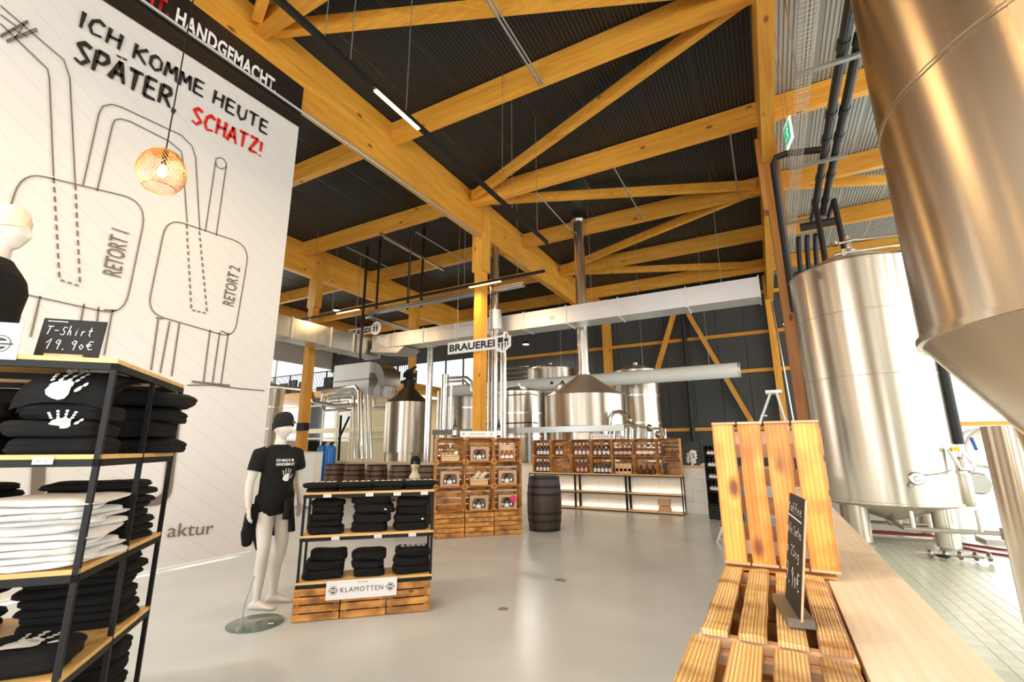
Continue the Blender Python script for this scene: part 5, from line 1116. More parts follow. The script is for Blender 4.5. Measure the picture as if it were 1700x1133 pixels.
# ------------------------------------------------------------------ wooden crates
SLM = {}
def slat(par, name, c, d, m):
    key = (tuple(round(x,3) for x in d), m)
    if key not in SLM:
        mb = MB().box((0,0,0), d); me = mb.mesh('slat', MT[m])
        bm = bmesh.new(); bm.from_mesh(me); bmesh.ops.bevel(bm, geom=bm.edges[:], offset=min(d)*.18, segments=1, affect='EDGES'); bm.to_mesh(me); bm.free(); SLM[key] = me
    return place(par, name, SLM[key], c)
def crate_display(loc, rz, lab, grp, w=.525, h=.42, d=.30, scale=None):
    # crate on its side, the opening faces local -y
    t = root('fruit_crate', loc, lab, 'crate', grp, rz=rz); th = .010; random.seed(int(loc[0]*50)+int(loc[2]*90))
    nb = 4; bh = h/nb
    for k in range(nb): slat(t, 'back_slat', (0, d/2-th/2, (k+.5)*bh), (w-.03, th, bh-.022), 'crate')
    nd = 3; bd = d/nd
    for k in range(nd):
        y = -d/2+(k+.5)*bd
        slat(t, 'top_slat', (0,y,h-th/2-.001), (w-.002, bd-.012, th), 'crate'); slat(t, 'bottom_slat', (0,y,th/2+.001), (w-.002, bd-.012, th), 'crate')
        for s in (-1,1): slat(t, 'side_slat', (s*(w/2-th/2-.001), y, h/2), (th, bd-.012, h-.024), 'crate_z')
    cm = SLM.get(('corner',h,d))
    if not cm:
        cm = MB(); q = .045; cm.add([(0,-d/2+.004,0),(q,-d/2+.004,0),(0,-d/2+.004,q),(0,d/2-.012,0),(q,d/2-.012,0),(0,d/2-.012,q)], [(0,1,2),(3,5,4),(0,3,4,1),(1,4,5,2),(0,2,5,3)]); cm = cm.mesh('corner_post', MT['crate_z']); SLM[('corner',h,d)] = cm
    for sx in (-1,1):
        for sz in (0,1): place(t, 'corner_post', cm, (sx*(-w/2+th+.001)*1.0, 0, (th+.001) if sz == 0 else h-th-.001), (0,0,0), (sx, 1, 1 if sz == 0 else -1))
    return t
def crate_closed(loc, rz, lab, grp, w, h, d, n, front='crate'):
    # crate seen from outside: n slats across the front
    t = root('fruit_crate', loc, lab, 'crate', grp, rz=rz); th = .011; bh = h/n
    for k in range(n):
        slat(t, 'front_slat', (0,-d/2+th/2,(k+.5)*bh), (w-.006, th, bh-.011), front); slat(t, 'back_slat', (0,d/2-th/2,(k+.5)*bh), (w-.006, th, bh-.011), 'crate')
    for s in (-1,1):
        for k in range(3): slat(t, 'end_slat', (s*(w/2-.016),0,(k+.5)*h/3), (.012, d-2*th-.004, h/3-.012), 'crate_y')
        for y in (-1,1): slat(t, 'corner_post', (s*(w/2-.042),y*(d/2-.03),h/2), (.035,.035,h-.006), 'crate_z')
    for k in range(4): slat(t, 'top_slat', (0,-d/2+(k+.5)*d/4,h+.004), (w-.004, d/4-.014, .008), 'crate')
    return t
# ---- KLAMOTTEN table shelf
k0 = Vector((-3.894,3.064,0)); RZ2 = math.atan2(.685,.729); c2_, s2_ = .729, .685
def KW(x, y, z): return Vector((k0.x+c2_*x-s2_*y, k0.y+s2_*x+c2_*y, z))
names3 = ['left','middle','right']
for k in range(3): crate_closed(KW(.203+.406*k,.20,0), RZ2, f'{names3[k]} torched wooden crate under the small clothing shelf', 'base crates of the clothing shelf', .403, .275, .38, 4)
S2 = shelf_unit('shelf_unit', 'small black steel shelf with pale boards of folded sweaters on wooden crates', KW(1.225,.01,0), RZ2, 1.21, .38, [1.10,.72,.325], .292, (-1.196,-.014), (.014,.366), r=.022)
CS = dict(ref=S2)
where2 = 'of the small shelf'
st(-1.00,.17,.72,['sweater']*5,'sweaters on the middle board',f'left pile, middle board {where2}', sc=(.85,.95,.80), **CS)
st(-.60,.18,.72,['sweater']*4,'sweaters on the middle board',f'centre pile, middle board {where2}', sc=(1.02,1.0,1.12), jit=.025, prts={2:'tag'}, **CS)
st(-.20,.17,.72,['sweater']*4,'sweaters on the middle board',f'right pile, middle board {where2}', sc=(.92,.95,.98), prts={1:'tag'}, **CS)
st(-.98,.18,.325,['sweater']*3,'sweaters on the bottom board',f'left pile, bottom board {where2}', sc=(1.0,1.0,1.05), jit=.03, **CS)
st(-.60,.18,.325,['sweater']*3,'sweaters on the bottom board',f'centre pile, bottom board {where2}', sc=(.85,.95,.95), **CS)
st(-.17,.18,.325,['sweater']*3,'sweaters on the bottom board',f'right pile, bottom board {where2}', sc=(1.0,1.0,1.0), prts={2:'row'}, jit=.02, **CS)
for k, x in enumerate((-1.06,-.75,-.45,-.15)):
    wn = ['leftmost','second','third','rightmost'][k]
    garment('tee', k+1, W(S2,x,.19,1.101), RZ2, f'black folded T-shirt underneath, {wn} pile on top of the small clothing shelf', 'T-shirts on top of the small clothing shelf', (1.0,1.2,1.0))
    garment('tee', k+2, W(S2,x,.17,1.137), RZ2+.05*(k-1.5), f'black folded T-shirt with white print, {wn} on top of the small clothing shelf', 'T-shirts on top of the small clothing shelf', (1.12,1.3,1.25), prt='row')
for k, x in enumerate((-1.00,-.62,-.36,-.10)): ticket(S2, x, 1.068, f'{["leftmost","second","third","rightmost"][k]} white ticket on the top edge {where2}', 'price tickets of the small shelf')
for k, x in enumerate((-.90,-.52,-.20)): ticket(S2, x, .688, f'{names3[k]} white ticket on the middle edge {where2}', 'price tickets of the small shelf')
KR, KN = Vector((c2_,s2_,0)), Vector((s2_,-c2_,0))
def sign_board(name, p, q, z0, z1, N, lab, lines, cat='sign', th=.008, emb=.0, back=None):
    # upright card from ground points p to q
    p, q = Vector(p), Vector(q); R = (q-p).normalized(); N = Vector(N); mid = (p+q)/2
    t = root(name, (mid.x, mid.y, z0), lab, cat)
    mb = MB(); vs = []
    for e in (0, -th):
        for P_ in (p, q):
            for z in (z0, z1): vs.append(Vector((P_.x,P_.y,z))+N*e)
    mb.add(vs, [(0,2,3,1),(4,5,7,6),(0,1,5,4),(2,6,7,3),(0,4,6,2),(1,3,7,5)]); part(t, 'card', mb, MT['white_card'], world=True)
    L = (q-p).length
    for s, u0, u1, v, h, m in lines:
        o_ = Vector((p.x,p.y,z0))+R*(u0*L)+Vector((0,0,v*(z1-z0)))+N*.002
        text(t, 'lettering', s, o_, R, (0,0,1), h*(z1-z0), MT[m], width=(u1-u0)*L, off=t.location, bold=.0, sp=1.2)
    if emb:
        for u in (.10, .905): emblem(t, Vector((p.x,p.y,(z0+z1)/2))+R*(u*L)+N*.002, R, N, emb*(z1-z0), t.location)
    return t
sign_board('clothing_sign', KW(.28,-.022,0), KW(.90,-.022,0), .172, .330, KN, 'white card with the word for clothes on the crate front', [('KLAMOTTEN',.20,.80,.36,.26,'print_black'),('KULTIGE',.44,.58,.82,.09,'print_grey')], emb=.21)
# ---- gift crates
g0 = Vector((-5.202,6.782,0)); ug = Vector((.697,.717,0)); RZ3 = math.atan2(.717,.697); gn = Vector((.717,-.697,0))
def GW(x, y, z): return g0+ug*x-gn*y+Vector((0,0,z))
cn = ['left','middle','right']; rn = ['lower','middle','upper']
for k in range(3):
    crate_closed(GW(.265+.53*k,.16,0), RZ3, f'{cn[k]} bottom crate of the gift wall, slatted side forward', 'bottom crates of the gift wall', .522, .395, .30, 5)
    for r in range(3): crate_display(GW(.265+.53*k,.16,.415+.425*r), RZ3, f'open crate of the gift wall, {cn[k]} column, {rn[r]} row', 'open crates of the gift wall', .522, .42, .30)
def gift_box(loc, rz, lab, extra=None):
    t = root('gift_box', loc, lab, 'box', 'cardboard gift boxes', rz=rz); w, h, d = .34, .25, .12; b = .05
    part(t, 'front_frame', MB().bb(-w/2,-w/2+b,-d/2,-d/2+.006,0,h).bb(w/2-b,w/2,-d/2,-d/2+.006,0,h).bb(-w/2+b,w/2-b,-d/2,-d/2+.006,0,b*.7).bb(-w/2+b,w/2-b,-d/2,-d/2+.006,h-b,h), MT['cardboard'])
    part(t, 'carton', MB().bb(-w/2,w/2,d/2-.006,d/2,0,h).bb(-w/2,-w/2+.006,-d/2+.006,d/2-.006,0,h).bb(w/2-.006,w/2,-d/2+.006,d/2-.006,0,h).bb(-w/2,w/2,-d/2+.006,d/2-.006,0,.006).bb(-w/2,w/2,-d/2+.006,d/2-.006,h-.006,h), MT['cardboard'])
    part(t, 'handle', MB().tube([(-.06,0,h),(-.055,0,h+.03),(.055,0,h+.03),(.06,0,h)], .008, 6), MT['cardboard'])
    part(t, 'window_corner', MB().add([(-w/2+b,-d/2+.003,h-b),(-w/2+b+.04,-d/2+.003,h-b),(-w/2+b,-d/2+.003,h-b-.04)], [(0,1,2)]).add([(w/2-b,-d/2+.003,h-b),(w/2-b-.04,-d/2+.003,h-b),(w/2-b,-d/2+.003,h-b-.04)], [(0,2,1)]), MT['cardboard'])
    return t
BT = {}
def bottle(loc, lab, grp, kind='wine', body='bottle_dark', cap='cap_white', lbl='label_white', s=1.0, rz=0.):
    key = (kind, body, cap, lbl)
    if key not in BT:
        prof = {'wine':[(.036,0),(.038,.01),(.038,.17),(.034,.20),(.015,.235),(.014,.30),(.016,.302),(.016,.315)], 'squat':[(.045,0),(.05,.02),(.05,.10),(.04,.14),(.016,.16),(.015,.20)], 'round':[(.035,0),(.058,.03),(.062,.07),(.05,.11),(.018,.14),(.016,.17)], 'tube':[(.04,0),(.04,.30)]}[kind]
        hh = prof[-1][1]; r = prof[1][0]
        bm_ = MB().lathe(prof, 18).mesh('glass_body', MT[body], smooth=True)
        cm_ = MB().lathe([(.0175,hh-.055),(.0185,hh+.006)] if kind != 'round' else [(.022,hh-.02),(.024,hh+.03)], 14).mesh('cap', MT[cap], smooth=True) if kind != 'tube' else MB().lathe([(.041,hh-.02),(.041,hh+.004)], 16).mesh('cap', MT[cap])
        lz = {'wine':(.03,.12),'squat':(.03,.09),'round':(.035,.09),'tube':(.08,.2)}[kind]; lr = {'wine':.0388,'squat':.051,'round':.0625,'tube':.0408}[kind]
        lm_ = MB().lathe([(lr,lz[0]),(lr,lz[1])], 18, cap=False).mesh('paper_label', MT[lbl], smooth=True)
        t = root('bottle', loc, lab, 'bottle', grp, rz=rz); place(t, 'glass_body', bm_); place(t, 'cap', cm_); place(t, 'paper_label', lm_)
        t.scale = (s,s,s); BT[key] = t; return t
    return dup(BT[key], loc, rz, lab, grp, scale=(s,s,s))
for (k, r, lab) in ((1,2,'brown cardboard gift box in the middle column, upper row'),(0,1,'brown cardboard gift box in the left column, middle row'),(2,1,'brown cardboard gift box in the right column, middle row'),(1,0,'brown cardboard gift box in the middle column, lower row'),(2,0,'brown cardboard gift box with pink flower, right column, lower row')):
    z = .427+.425*r; c = GW(.265+.53*k, .12, z); gb_ = gift_box(c, RZ3, lab)
    bottle(GW(.265+.53*k, .12, z+.008), 'small white labelled bottle inside the gift box, '+lab.split('gift box')[1].replace(' in the','').strip(), 'bottles inside the gift boxes', 'squat', 'bottle_dark', 'cap_dark', s=.95)
    for s in (-1,1):
        p = GW(.265+.53*k+s*.085, .12, z+.008); solo('tasting_glass', MB().lathe([(.025,0),(.003,.006),(.003,.03),(.025,.05),(.022,.09)], 14, c=tuple(p), cap=False), MT['foil'], f'little tasting glass {"left" if s < 0 else "right"} of the bottle in the gift box, {cn[k]} column, {rn[r]} row', 'glass', 'tasting glasses', smooth=True)
fl = GW(.265+1.06+.10, .045, .427+.17); mb = MB()
for k in range(7): a = 2*PI*k/7; mb.ell(tuple(fl+ug*(.035*cos(a))+Vector((0,0,.035*sin(a)))), .028,.02,.028, 8, 4)
mb.ell(tuple(fl), .025,.025,.025, 8, 4); solo('bow_flower', mb, MT['pink'], 'bright pink bow on the lower right gift box', 'bow', smooth=True)
def basket(loc, lab, items):
    t = root('gift_basket', loc, lab, 'basket', None, rz=RZ3)
    for k in range(3): slat(t, 'side_slat', (0,-.08,.02+.035*k), (.32,.008,.028), 'shelf_board'); slat(t, 'side_slat', (0,.08,.02+.035*k), (.32,.008,.028), 'shelf_board')
    for s in (-1,1): slat(t, 'end_board', (s*.157,0,.055), (.008,.152,.10), 'shelf_board')
    slat(t, 'base_board', (0,0,.005), (.30,.15,.008), 'shelf_board')
    mb = MB(); random.seed(9)
    for k in range(70): x, y = random.uniform(-.14,.14), random.uniform(-.065,.065); a = random.random()*6; z = .07+random.random()*.06; mb.tube([(x,y,z),(x+.03*cos(a),y+.02*sin(a),z+.02),(x+.05*cos(a+.7),y+.03*sin(a+.7),z+.005)], .0035, 4)
    part(t, 'straw_filling', mb, MT['straw'], kind='stuff')
    return t
p = GW(.265,.15,.427+.85); basket(p, 'wooden gift basket with straw in the upper left crate', 0)
bottle(GW(.27,.15,.44+.85), 'pale topped bottle standing in the upper left gift basket', None, 'wine', 'bottle_amber', 'cap_white', s=.85)
solo('wheel_tag', MB().lathe([(.035,0),(.04,.008),(.035,.016)], 16).xf(Matrix.Translation(GW(.36,.06,.57+.85)) @ Matrix.Rotation(RZ3,4,'Z') @ Matrix.Rotation(PI/2,4,'X')), MT['foil'], 'round silver tag hanging at the upper left basket', 'tag')
p = GW(.265+.53,.15,.427+.425); basket(p, 'wooden gift basket with rolls and straw in the central crate', 0)
for k, (dx, dz) in enumerate(((-.08,.13),(-.03,.17),(.03,.13),(.07,.17),(.0,.21),(.12,.20))):
    solo('paper_roll', MB().lathe([(.012,-.02),(.03,-.02),(.03,.02),(.012,.02)], 14, cap=False).xf(Matrix.Translation(GW(.795+dx,.13,.427+.425+dz)) @ Matrix.Rotation(RZ3,4,'Z') @ Matrix.Rotation(PI/2,4,'X')), MT['label_white'] if k % 2 else MT['straw'], ['pale ring lowest left','pale ring second left','pale ring low middle','pale ring right','pale ring on top','pale ring far right'][k]+' in the central gift basket', 'ring', 'rings in the central basket', smooth=True)
tr_ = root('wooden_tray', GW(.265+1.06,.16,.430+.85), 'slanted wooden tray with amber bottle in the upper right crate', 'tray', rz=RZ3)
part(tr_, 'tray_box', MB().bb(-.14,.14,-.02,0,0,.28).bb(-.15,-.14,-.07,0,0,.28).bb(.14,.15,-.07,0,0,.28).bb(-.15,.15,-.07,0,0,.01), MT['crate_pink'])
for k, dx in enumerate((-.085,0,.085)): bottle(GW(1.325+dx,.11,.442+.85), ['left','middle','right'][k]+' amber bottle in the slanted wooden tray', 'bottles in the wooden tray', 'squat', 'bottle_amber', 'cap_dark', 'label_white', s=.8)
sign_board('gift_sign', GW(.42,.02,0), GW(1.06,.02,0), 1.700, 1.80, gn, 'white card with the word for gifts on top of the crate wall', [('GESCHENKE',.26,.74,.34,.32,'print_grey')], emb=.2)
for u, lab in ((.33,'dark bottle with white band left of the gift sign'),(1.16,'dark bottle with white band right of the gift sign')): bottle(GW(u,.08,1.695), lab, None, 'wine', 'bottle_dark', 'cap_dark', s=1.02)
# ---- barrels
def barrel(loc, lab, r, h, m, grp):
    t = root('oak_barrel', loc, lab, 'barrel', grp)
    prof = lambda u: r*(.80+.20*sin(PI*(.12+.76*u))**.9)
    n = 26
    me = SLM.get(('stave', r, h, m))
    if not me:
        mb = MB(); K = 10; a = PI/n*.97
        for k in range(K+1): R_ = prof(k/K); mb.v += [Vector((R_*cos(-a), R_*sin(-a), h*k/K)), Vector((R_*1.004, 0, h*k/K)), Vector((R_*cos(a), R_*sin(a), h*k/K)), Vector(((R_-.025)*cos(a), (R_-.025)*sin(a), h*k/K)), Vector(((R_-.025)*cos(-a), (R_-.025)*sin(-a), h*k/K))]
        for k in range(K):
            for i in range(5): j = (i+1) % 5; mb.f.append((k*5+i,k*5+j,(k+1)*5+j,(k+1)*5+i))
        mb.f += [(4,3,2,1,0), tuple(K*5+i for i in range(5))]
        me = mb.mesh('stave', MT[m]); SLM[('stave', r, h, m)] = me
    for k in range(n): place(t, 'stave', me, (0,0,0), (0,0,2*PI*k/n))
    for u in (.03,.19,.33,.67,.81,.97):
        R_ = prof(u); part(t, 'hoop', MB().lathe([(R_-.004,u*h-.02),(R_+.006,u*h-.02),(R_+.006,u*h+.02),(R_-.004,u*h+.02)], 36, cap=False), MT['black_metal'], smooth=True)
    part(t, 'lid', MB().lathe([(prof(1)-.024,h-.03),(prof(1)-.024,h-.02)], 30), MT[m])
    return t
barrel((-3.93,8.50,0), 'dark oak barrel standing right of the gift crates', .325, .97, 'barrel', None)
nb_ = (-5.96,7.14,0)
barrel(nb_, 'brown oak barrel carrying the capped bust', .335, .95, 'barrel_brown', None)
for k, xd in enumerate((-1.135,-1.055,-.97,-.885,-.80)):
    barrel((xd*11.2,11.2,0), ['leftmost','second','third','fourth','rightmost'][k]+' oak barrel in the row by the low white wall', .335, 1.02, 'barrel_brown', 'barrel row by the low wall')
# capped bust on the barrel
bpos = Vector(nb_)+Vector((0,0,.935)); b2 = root('display_bust', bpos, 'small cream display bust with black cap on the brown barrel', 'bust', rz=-1.0)
hb = MB(); hb.loft([[(.02+a*cos(t), b*sin(t), z) for t in [2*PI*k/24 for k in range(24)]] for z, a, b in ((0,.07,.10),(.04,.075,.11),(.09,.06,.085),(.13,.05,.055),(.20,.048,.05))])
h2 = head_mb((.03,0,.27), 0.); hb.add(h2.v, h2.f); place(b2, 'bust_body', remesh(hb, .007, 'bust_body', MT['skin_cream']))
kc = part(b2, 'knitted_cap', cap_mb((.03,0,.255), 0.), MT['hat'], smooth=True); part(kc, 'patch', MB().box((.152,0,.315),(.004,.05,.02)), MT['print_grey'])
# ---- bottle shelves by the low wall
YT = 11.6
S3 = root('bottle_table', (-3.85,11.75,0), 'long low black steel shelf with pale boards along the low white wall', 'shelf')
xs3 = [-5.80,-4.50,-3.20,-1.91]
for i, (a, b) in enumerate(zip(xs3, xs3[1:])):
    for z in (.865,.44,.045): part(S3, 'shelf_board', MB().bb(a+.004,b-.004,YT,YT+.36,z-.022,z), MT['shelf_board'], world=True); part(S3, 'rail', MB().bb(a,b,YT-.001,YT+.024,z-.046,z-.0225), MT['black_metal'], world=True)
    for x in (a+.014, b-.014):
        for y in (YT+.012, YT+.348): part(S3, 'post', MB().bb(x-.012,x+.012,y-.012,y+.012,0,.842), MT['black_metal'], world=True)
wcol = (-1.90+5.70)/7
def bx(k, f=.5): return -5.70+wcol*(k+f)
on7 = ['first','second','third','fourth','fifth','sixth','seventh']
for k in range(7):
    for r in range(2): crate_display((bx(k),YT+.16,.866+.421*r), 0, f'open bottle crate, {on7[k]} from the left, {"upper" if r else "lower"} row', 'bottle crates on the long shelf', wcol-.008, .418, .29)
def brow(k, r, n, f0, f1, what, **kw):
    z = .866+.421*r+.0125
    for i in range(n):
        f = f0+(f1-f0)*(i/(n-1) if n > 1 else 0)
        bottle((bx(k,f),YT+.085,z), f'{on7[i]} {what}, {"upper" if r else "lower"} {on7[k]} crate', f'bottles in the {"upper" if r else "lower"} {on7[k]} crate', **kw)
brow(0,1,4,.28,.80,'dark bottle with silver cap',cap='cap_white'); brow(0,0,4,.22,.80,'dark bottle with silver cap',cap='cap_white')
brow(1,1,2,.28,.50,'dark bottle with orange cap',cap='cap_orange')
brow(2,1,4,.25,.85,'red bottle with white label',body='bottle_red',cap='foil'); brow(2,0,3,.32,.72,'red bottle with pink label',body='bottle_red',cap='foil',lbl='label_pink')
brow(3,1,4,.20,.84,'dark bottle with orange capsule',cap='cap_orange'); brow(3,0,5,.16,.88,'dark bottle with orange capsule',cap='cap_orange')
brow(4,1,4,.20,.82,'brown squat bottle with pink label',kind='squat',body='bottle_brown',cap='cap_white',lbl='label_pink',s=1.2)
brow(5,1,3,.24,.78,'amber round bottle with white stopper',kind='round',body='bottle_amber',cap='cap_white',s=1.3)
brow(5,0,3,.28,.80,'dark little round flask',kind='round',body='bottle_brown',cap='cap_dark',lbl='bottle_brown',s=1.05)
brow(6,1,1,.30,.30,'dark blue grey tin tube',kind='tube',body='cap_dark',cap='grey_metal',lbl='cap_dark',s=.85); brow(6,0,1,.32,.32,'dark tin tube',kind='tube',body='cap_dark',cap='grey_metal',lbl='cap_dark',s=.95)
brow(6,1,2,.62,.76,'small brown flask beside the tin tube',kind='squat',body='bottle_brown',cap='cap_dark',lbl='bottle_brown',s=.7) if False else None
bottle((bx(6,.68),YT+.085,.866+.421+.0125), 'small brown bottle beside the tin tube in the upper seventh crate', None, 'squat', 'bottle_brown', 'cap_dark', 'bottle_brown', s=.8)
for i in range(4):
    x = bx(4,.22+.19*i); t = root('bottle_carton', (x,YT+.08,.8785), f'{on7[i]} small carton with round window in the lower fifth crate', 'box', 'cartons in the lower fifth crate')
    part(t, 'carton', MB().box((0,0,.12),(.094,.09,.24)), MT['crate_pink']); part(t, 'round_window', MB().tube([(.034*cos(a),-.046,.09+.034*sin(a)) for a in [2*PI*k/16 for k in range(17)]], .004, 5), MT['black_metal']); part(t, 'bottle_face', MB().lathe([(0,0),(.03,0),(.03,.003)], 16, cap=False).xf(Matrix.Translation((0,-.045,.09)) @ Matrix.Rotation(PI/2,4,'X')), MT['bottle_amber'])
sign_board('tasting_sign', (-4.05,YT+.03,0), (-3.44,YT+.03,0), 1.712, 1.83, (0,-1,0), 'small white card standing on the bottle crates', [('VOM FASSWEIN',.24,.76,.36,.26,'print_grey')], emb=.17)
for k in range(5):
    mb = MB().box((0,0,0), (.28 if k < 3 else .24,.18,.022)); t = solo('spare_slat_stack', mb.xf(Matrix.Translation((-2.36+.01*((k*7)%3),YT+.12,.058+.026*k)) @ Matrix.Rotation(.05*(k%3),4,'Z')), MT['crate_pink'], ['lowest','second','third','fourth','topmost'][k]+' small wooden board piled on the bottom shelf', 'board', 'boards on the bottom shelf')
for k in range(6):
    x0 = -2.46+.045*(k%1); slat(t, 'slat', (0,0,0), (.001,.001,.001), 'crate_pink') if False else None
tr2 = root('small_crate', (-2.36,YT+.12,.19), 'little pale wooden crate on the boards of the bottom shelf', 'crate')
for k in range(3): slat(tr2, 'front_slat', (0,-.08,.02+.045*k), (.27,.008,.036), 'crate_pink'); slat(tr2, 'back_slat', (0,.08,.02+.045*k), (.27,.008,.036), 'crate_pink')
for s in (-1,1): slat(tr2, 'end_slat', (s*.13,0,.065), (.008,.15,.12), 'crate_pink')
for zz, nm in ((.44,'middle'),(.045,'lower')):
    for a, b in zip(xs3, xs3[1:]):
        l = bpy.data.lights.new('shelf_strip', 'AREA'); l.shape = 'RECTANGLE'; l.size = b-a-.1; l.size_y = .02; l.energy = .7; l.color = (1,.86,.66)
        o = bpy.data.objects.new('shelf_strip', l); COL.objects.link(o); o.location = ((a+b)/2, YT+.34, zz+.03); o.rotation_euler = (PI*.5+.5, 0, 0)
        solo('led_strip', MB().bb(a+.05,b-.05,YT+.342,YT+.352,zz+.002,zz+.012), MT['strip_on'], f'thin glowing strip behind the {nm} board, {on7[xs3.index(a)]} bay of the bottle shelf', 'lamp', 'glowing strips of the long shelf')
# plant / ornament at the right end of the low wall
pp = Vector((-1.72,12.1,1.08)); mb = MB(); random.seed(4)
for k in range(26): a = random.random()*6.3; z = random.random()*.3; mb.ell((pp.x+.09*cos(a), pp.y+.06*sin(a), pp.z+.05+z), .035,.03,.035, 7, 4)
mb.tube([(pp.x,pp.y,pp.z),(pp.x,pp.y,pp.z+.3)], .03, 6)
solo('ornament', mb, MT['label_white'], 'white flowering ornament at the right end of the bottle crates', 'ornament', smooth=True)
solo('cloth_bundle', MB().ell((-1.38,12.1,1.10), .17,.1,.045, 12, 5).ell((-1.2,12.1,1.105), .12,.09,.04, 10, 5), MT['fabric_white'], 'pale cloth lying on the low wall next to the black rack', 'cloth', smooth=True)
# black crate rack
bkx = PZ(1178,862); rx0, ry0 = bkx.x, bkx.y
br_ = root('black_rack', (rx0,ry0,0), 'black stacked crate rack with bottles half hidden by the upright crate', 'rack', rz=-.5)
for z in (.02,.30,.55,.80,1.05,1.30,1.52): part(br_, 'shelf_board', MB().bb(0,.6,0,.30,z,z+.015), MT['black_matt'])
for x in (0,.3,.585): part(br_, 'upright', MB().bb(x,x+.015,0,.30,0,1.535), MT['black_matt'])
for k in range(4): part(br_, 'front_slat', MB().bb(0,.6,-.012,-.001,.03+.065*k,.085+.065*k), MT['black_matt'])
part(br_, 'back_board', MB().bb(0,.6,.30,.31,0,1.535), MT['black_matt'])
for z, kk in ((.565,'lower'),(.815,'second'),(1.065,'third'),(1.315,'upper')):
    for i in range(3):
        p = br_.location + rotz(-.5) @ Vector((.07+.09*i,.10,z)); bottle(p, f'{["left","middle","right"][i]} bottle on the {kk} shelf of the black rack', 'bottles in the black rack', 'squat', 'bottle_dark' if i < 2 else 'bottle_amber', 'cap_dark' if i < 2 else 'cap_orange', s=1.0)
# ---- aluminium step ladder
A_ = PY(1283,652,9.0); ld = root('step_ladder', (A_.x,9.0,0), 'folded out grey aluminium step ladder behind the upright crate', 'ladder')
lz = A_.z; bl, br2 = PY(1258,720,9.0), PY(1306,720,9.0); kx = (bl.x-A_.x)/(A_.z-bl.z); kr = (br2.x-A_.x)/(A_.z-br2.z)
for y in (-.22,.22):
    part(ld, 'rail', MB().bar((kx*lz,y,.0),(-.03,y*.6,lz),.03,.09,(0,1,0)), MT['grey_metal']); part(ld, 'rail', MB().bar((kr*lz,y,.0),(.05,y*.6,lz),.03,.07,(0,1,0)), MT['grey_metal'])
for k in range(7): f = (k+.7)/8; part(ld, 'rung', MB().box((kx*lz*(1-f),0,lz*f),(.1,.42*(1-.35*f),.02)), MT['grey_metal'])
part(ld, 'top_cap', MB().box((.01,0,lz),(.24,.34,.05)), MT['white_paint'])
# ------------------------------------------------------------------ crate seat / coffee display at the right front
def wavy_slat(par, name, x0, x1, y0, y1, z, th, m, amp, seed, ridges=10, lab=None):
    mb = MB(); nx, ny = ridges*2, 26; random.seed(seed)
    def zt(x, y):
        u = (x-x0)/(x1-x0); v = (y-y0)/(y1-y0)
        return z + amp*(noise.noise(Vector((u*.8+seed, v*3.1, seed*1.7)))*1.4) + .0009*cos(u*ridges*2*PI+2*noise.noise(Vector((v*3,seed,0)))) - .004*max(0,abs(2*u-1)-.9)*10*.3
    def xx(x, y): return x + .003*noise.noise(Vector((y*9, seed, x*2)))
    for j in range(ny+1):
        for i in range(nx+1): x = x0+(x1-x0)*i/nx; y = y0+(y1-y0)*j/ny; mb.v.append(Vector((xx(x,y), y, zt(x,y))))
    for j in range(ny):
        for i in range(nx): a = j*(nx+1)+i; mb.f.append((a,a+1,a+nx+2,a+nx+1))
    n0 = len(mb.v)
    edge = [i for i in range(nx+1)] + [(j)*(nx+1)+nx for j in range(1,ny+1)] + [ny*(nx+1)+i for i in range(nx-1,-1,-1)] + [j*(nx+1) for j in range(ny-1,0,-1)]
    for e in edge: v = mb.v[e]; mb.v.append(Vector((v.x, v.y, z-th)))
    n = len(edge)
    for k in range(n): mb.f.append((edge[k], n0+k, n0+(k+1)%n, edge[(k+1)%n]))
    mb.f.append(tuple(n0+k for k in range(n)))
    return part(par, name, mb, MT[m], lab, world=True, smooth=True)
def lying_crate(lab, x0, x1, y0, y1, ztop, h, seed, mt='crate_torched'):
    t = root('fruit_crate', ((x0+x1)/2,(y0+y1)/2,ztop-h), lab, 'crate', 'crates of the coffee display'); n = 4; w = (x1-x0)/n
    gaps = (.0,.012,.010,.014)
    for k in range(n): wavy_slat(t, 'bottom_slat', x0+w*k+.010, x0+w*(k+1)-.010, y0, y1, ztop, .013, mt, .006, seed+k)
    L = y1-y0
    for y in (y0+.012, y1-.03): slat(t, 'batten', (0, y+.009-(y0+y1)/2, h-.013-.016), (x1-x0-.004, .030, .028), 'crate_pink')
    nr = 3; hh = (h-.018)/nr
    for k in range(nr):
        for s in (-1,1): slat(t, 'side_slat', (s*((x1-x0)/2-.006), 0, (k+.5)*hh), (.011, L-.004, hh-.012), 'crate_y')
        for s in (-1,1): slat(t, 'end_slat', (0, s*(L/2-.022), (k+.5)*(h-.05)/nr), (x1-x0-.03, .012, (h-.05)/nr-.008), 'crate')
    for sx in (-1,1):
        for sy in (-1,1): slat(t, 'corner_post', (sx*((x1-x0)/2-.034), sy*(L/2-.05), (h-.045)/2), (.035,.035,h-.047), 'crate_z')
    return t
X0, X1 = -.205, .108
for lvl, (zt, nm) in enumerate(((.36,'lowest'),(.72,'middle'))):
    for a, b, c in ((.60,1.25,'near'),(1.27,1.93,'far')): lying_crate(f'{nm} {c} crate hidden in the coffee display stack', X0, X1, a, b, zt, .352, 40+lvl*9+int(a*3))
lying_crate('torched crate lying bottom up at the lower frame edge', -.222, X1, .62, 1.262, 1.076, .35, 3)
lying_crate('torched crate lying bottom up, carrying the coffee chalkboard', -.205, X1, 1.28, 1.94, 1.088, .36, 9)
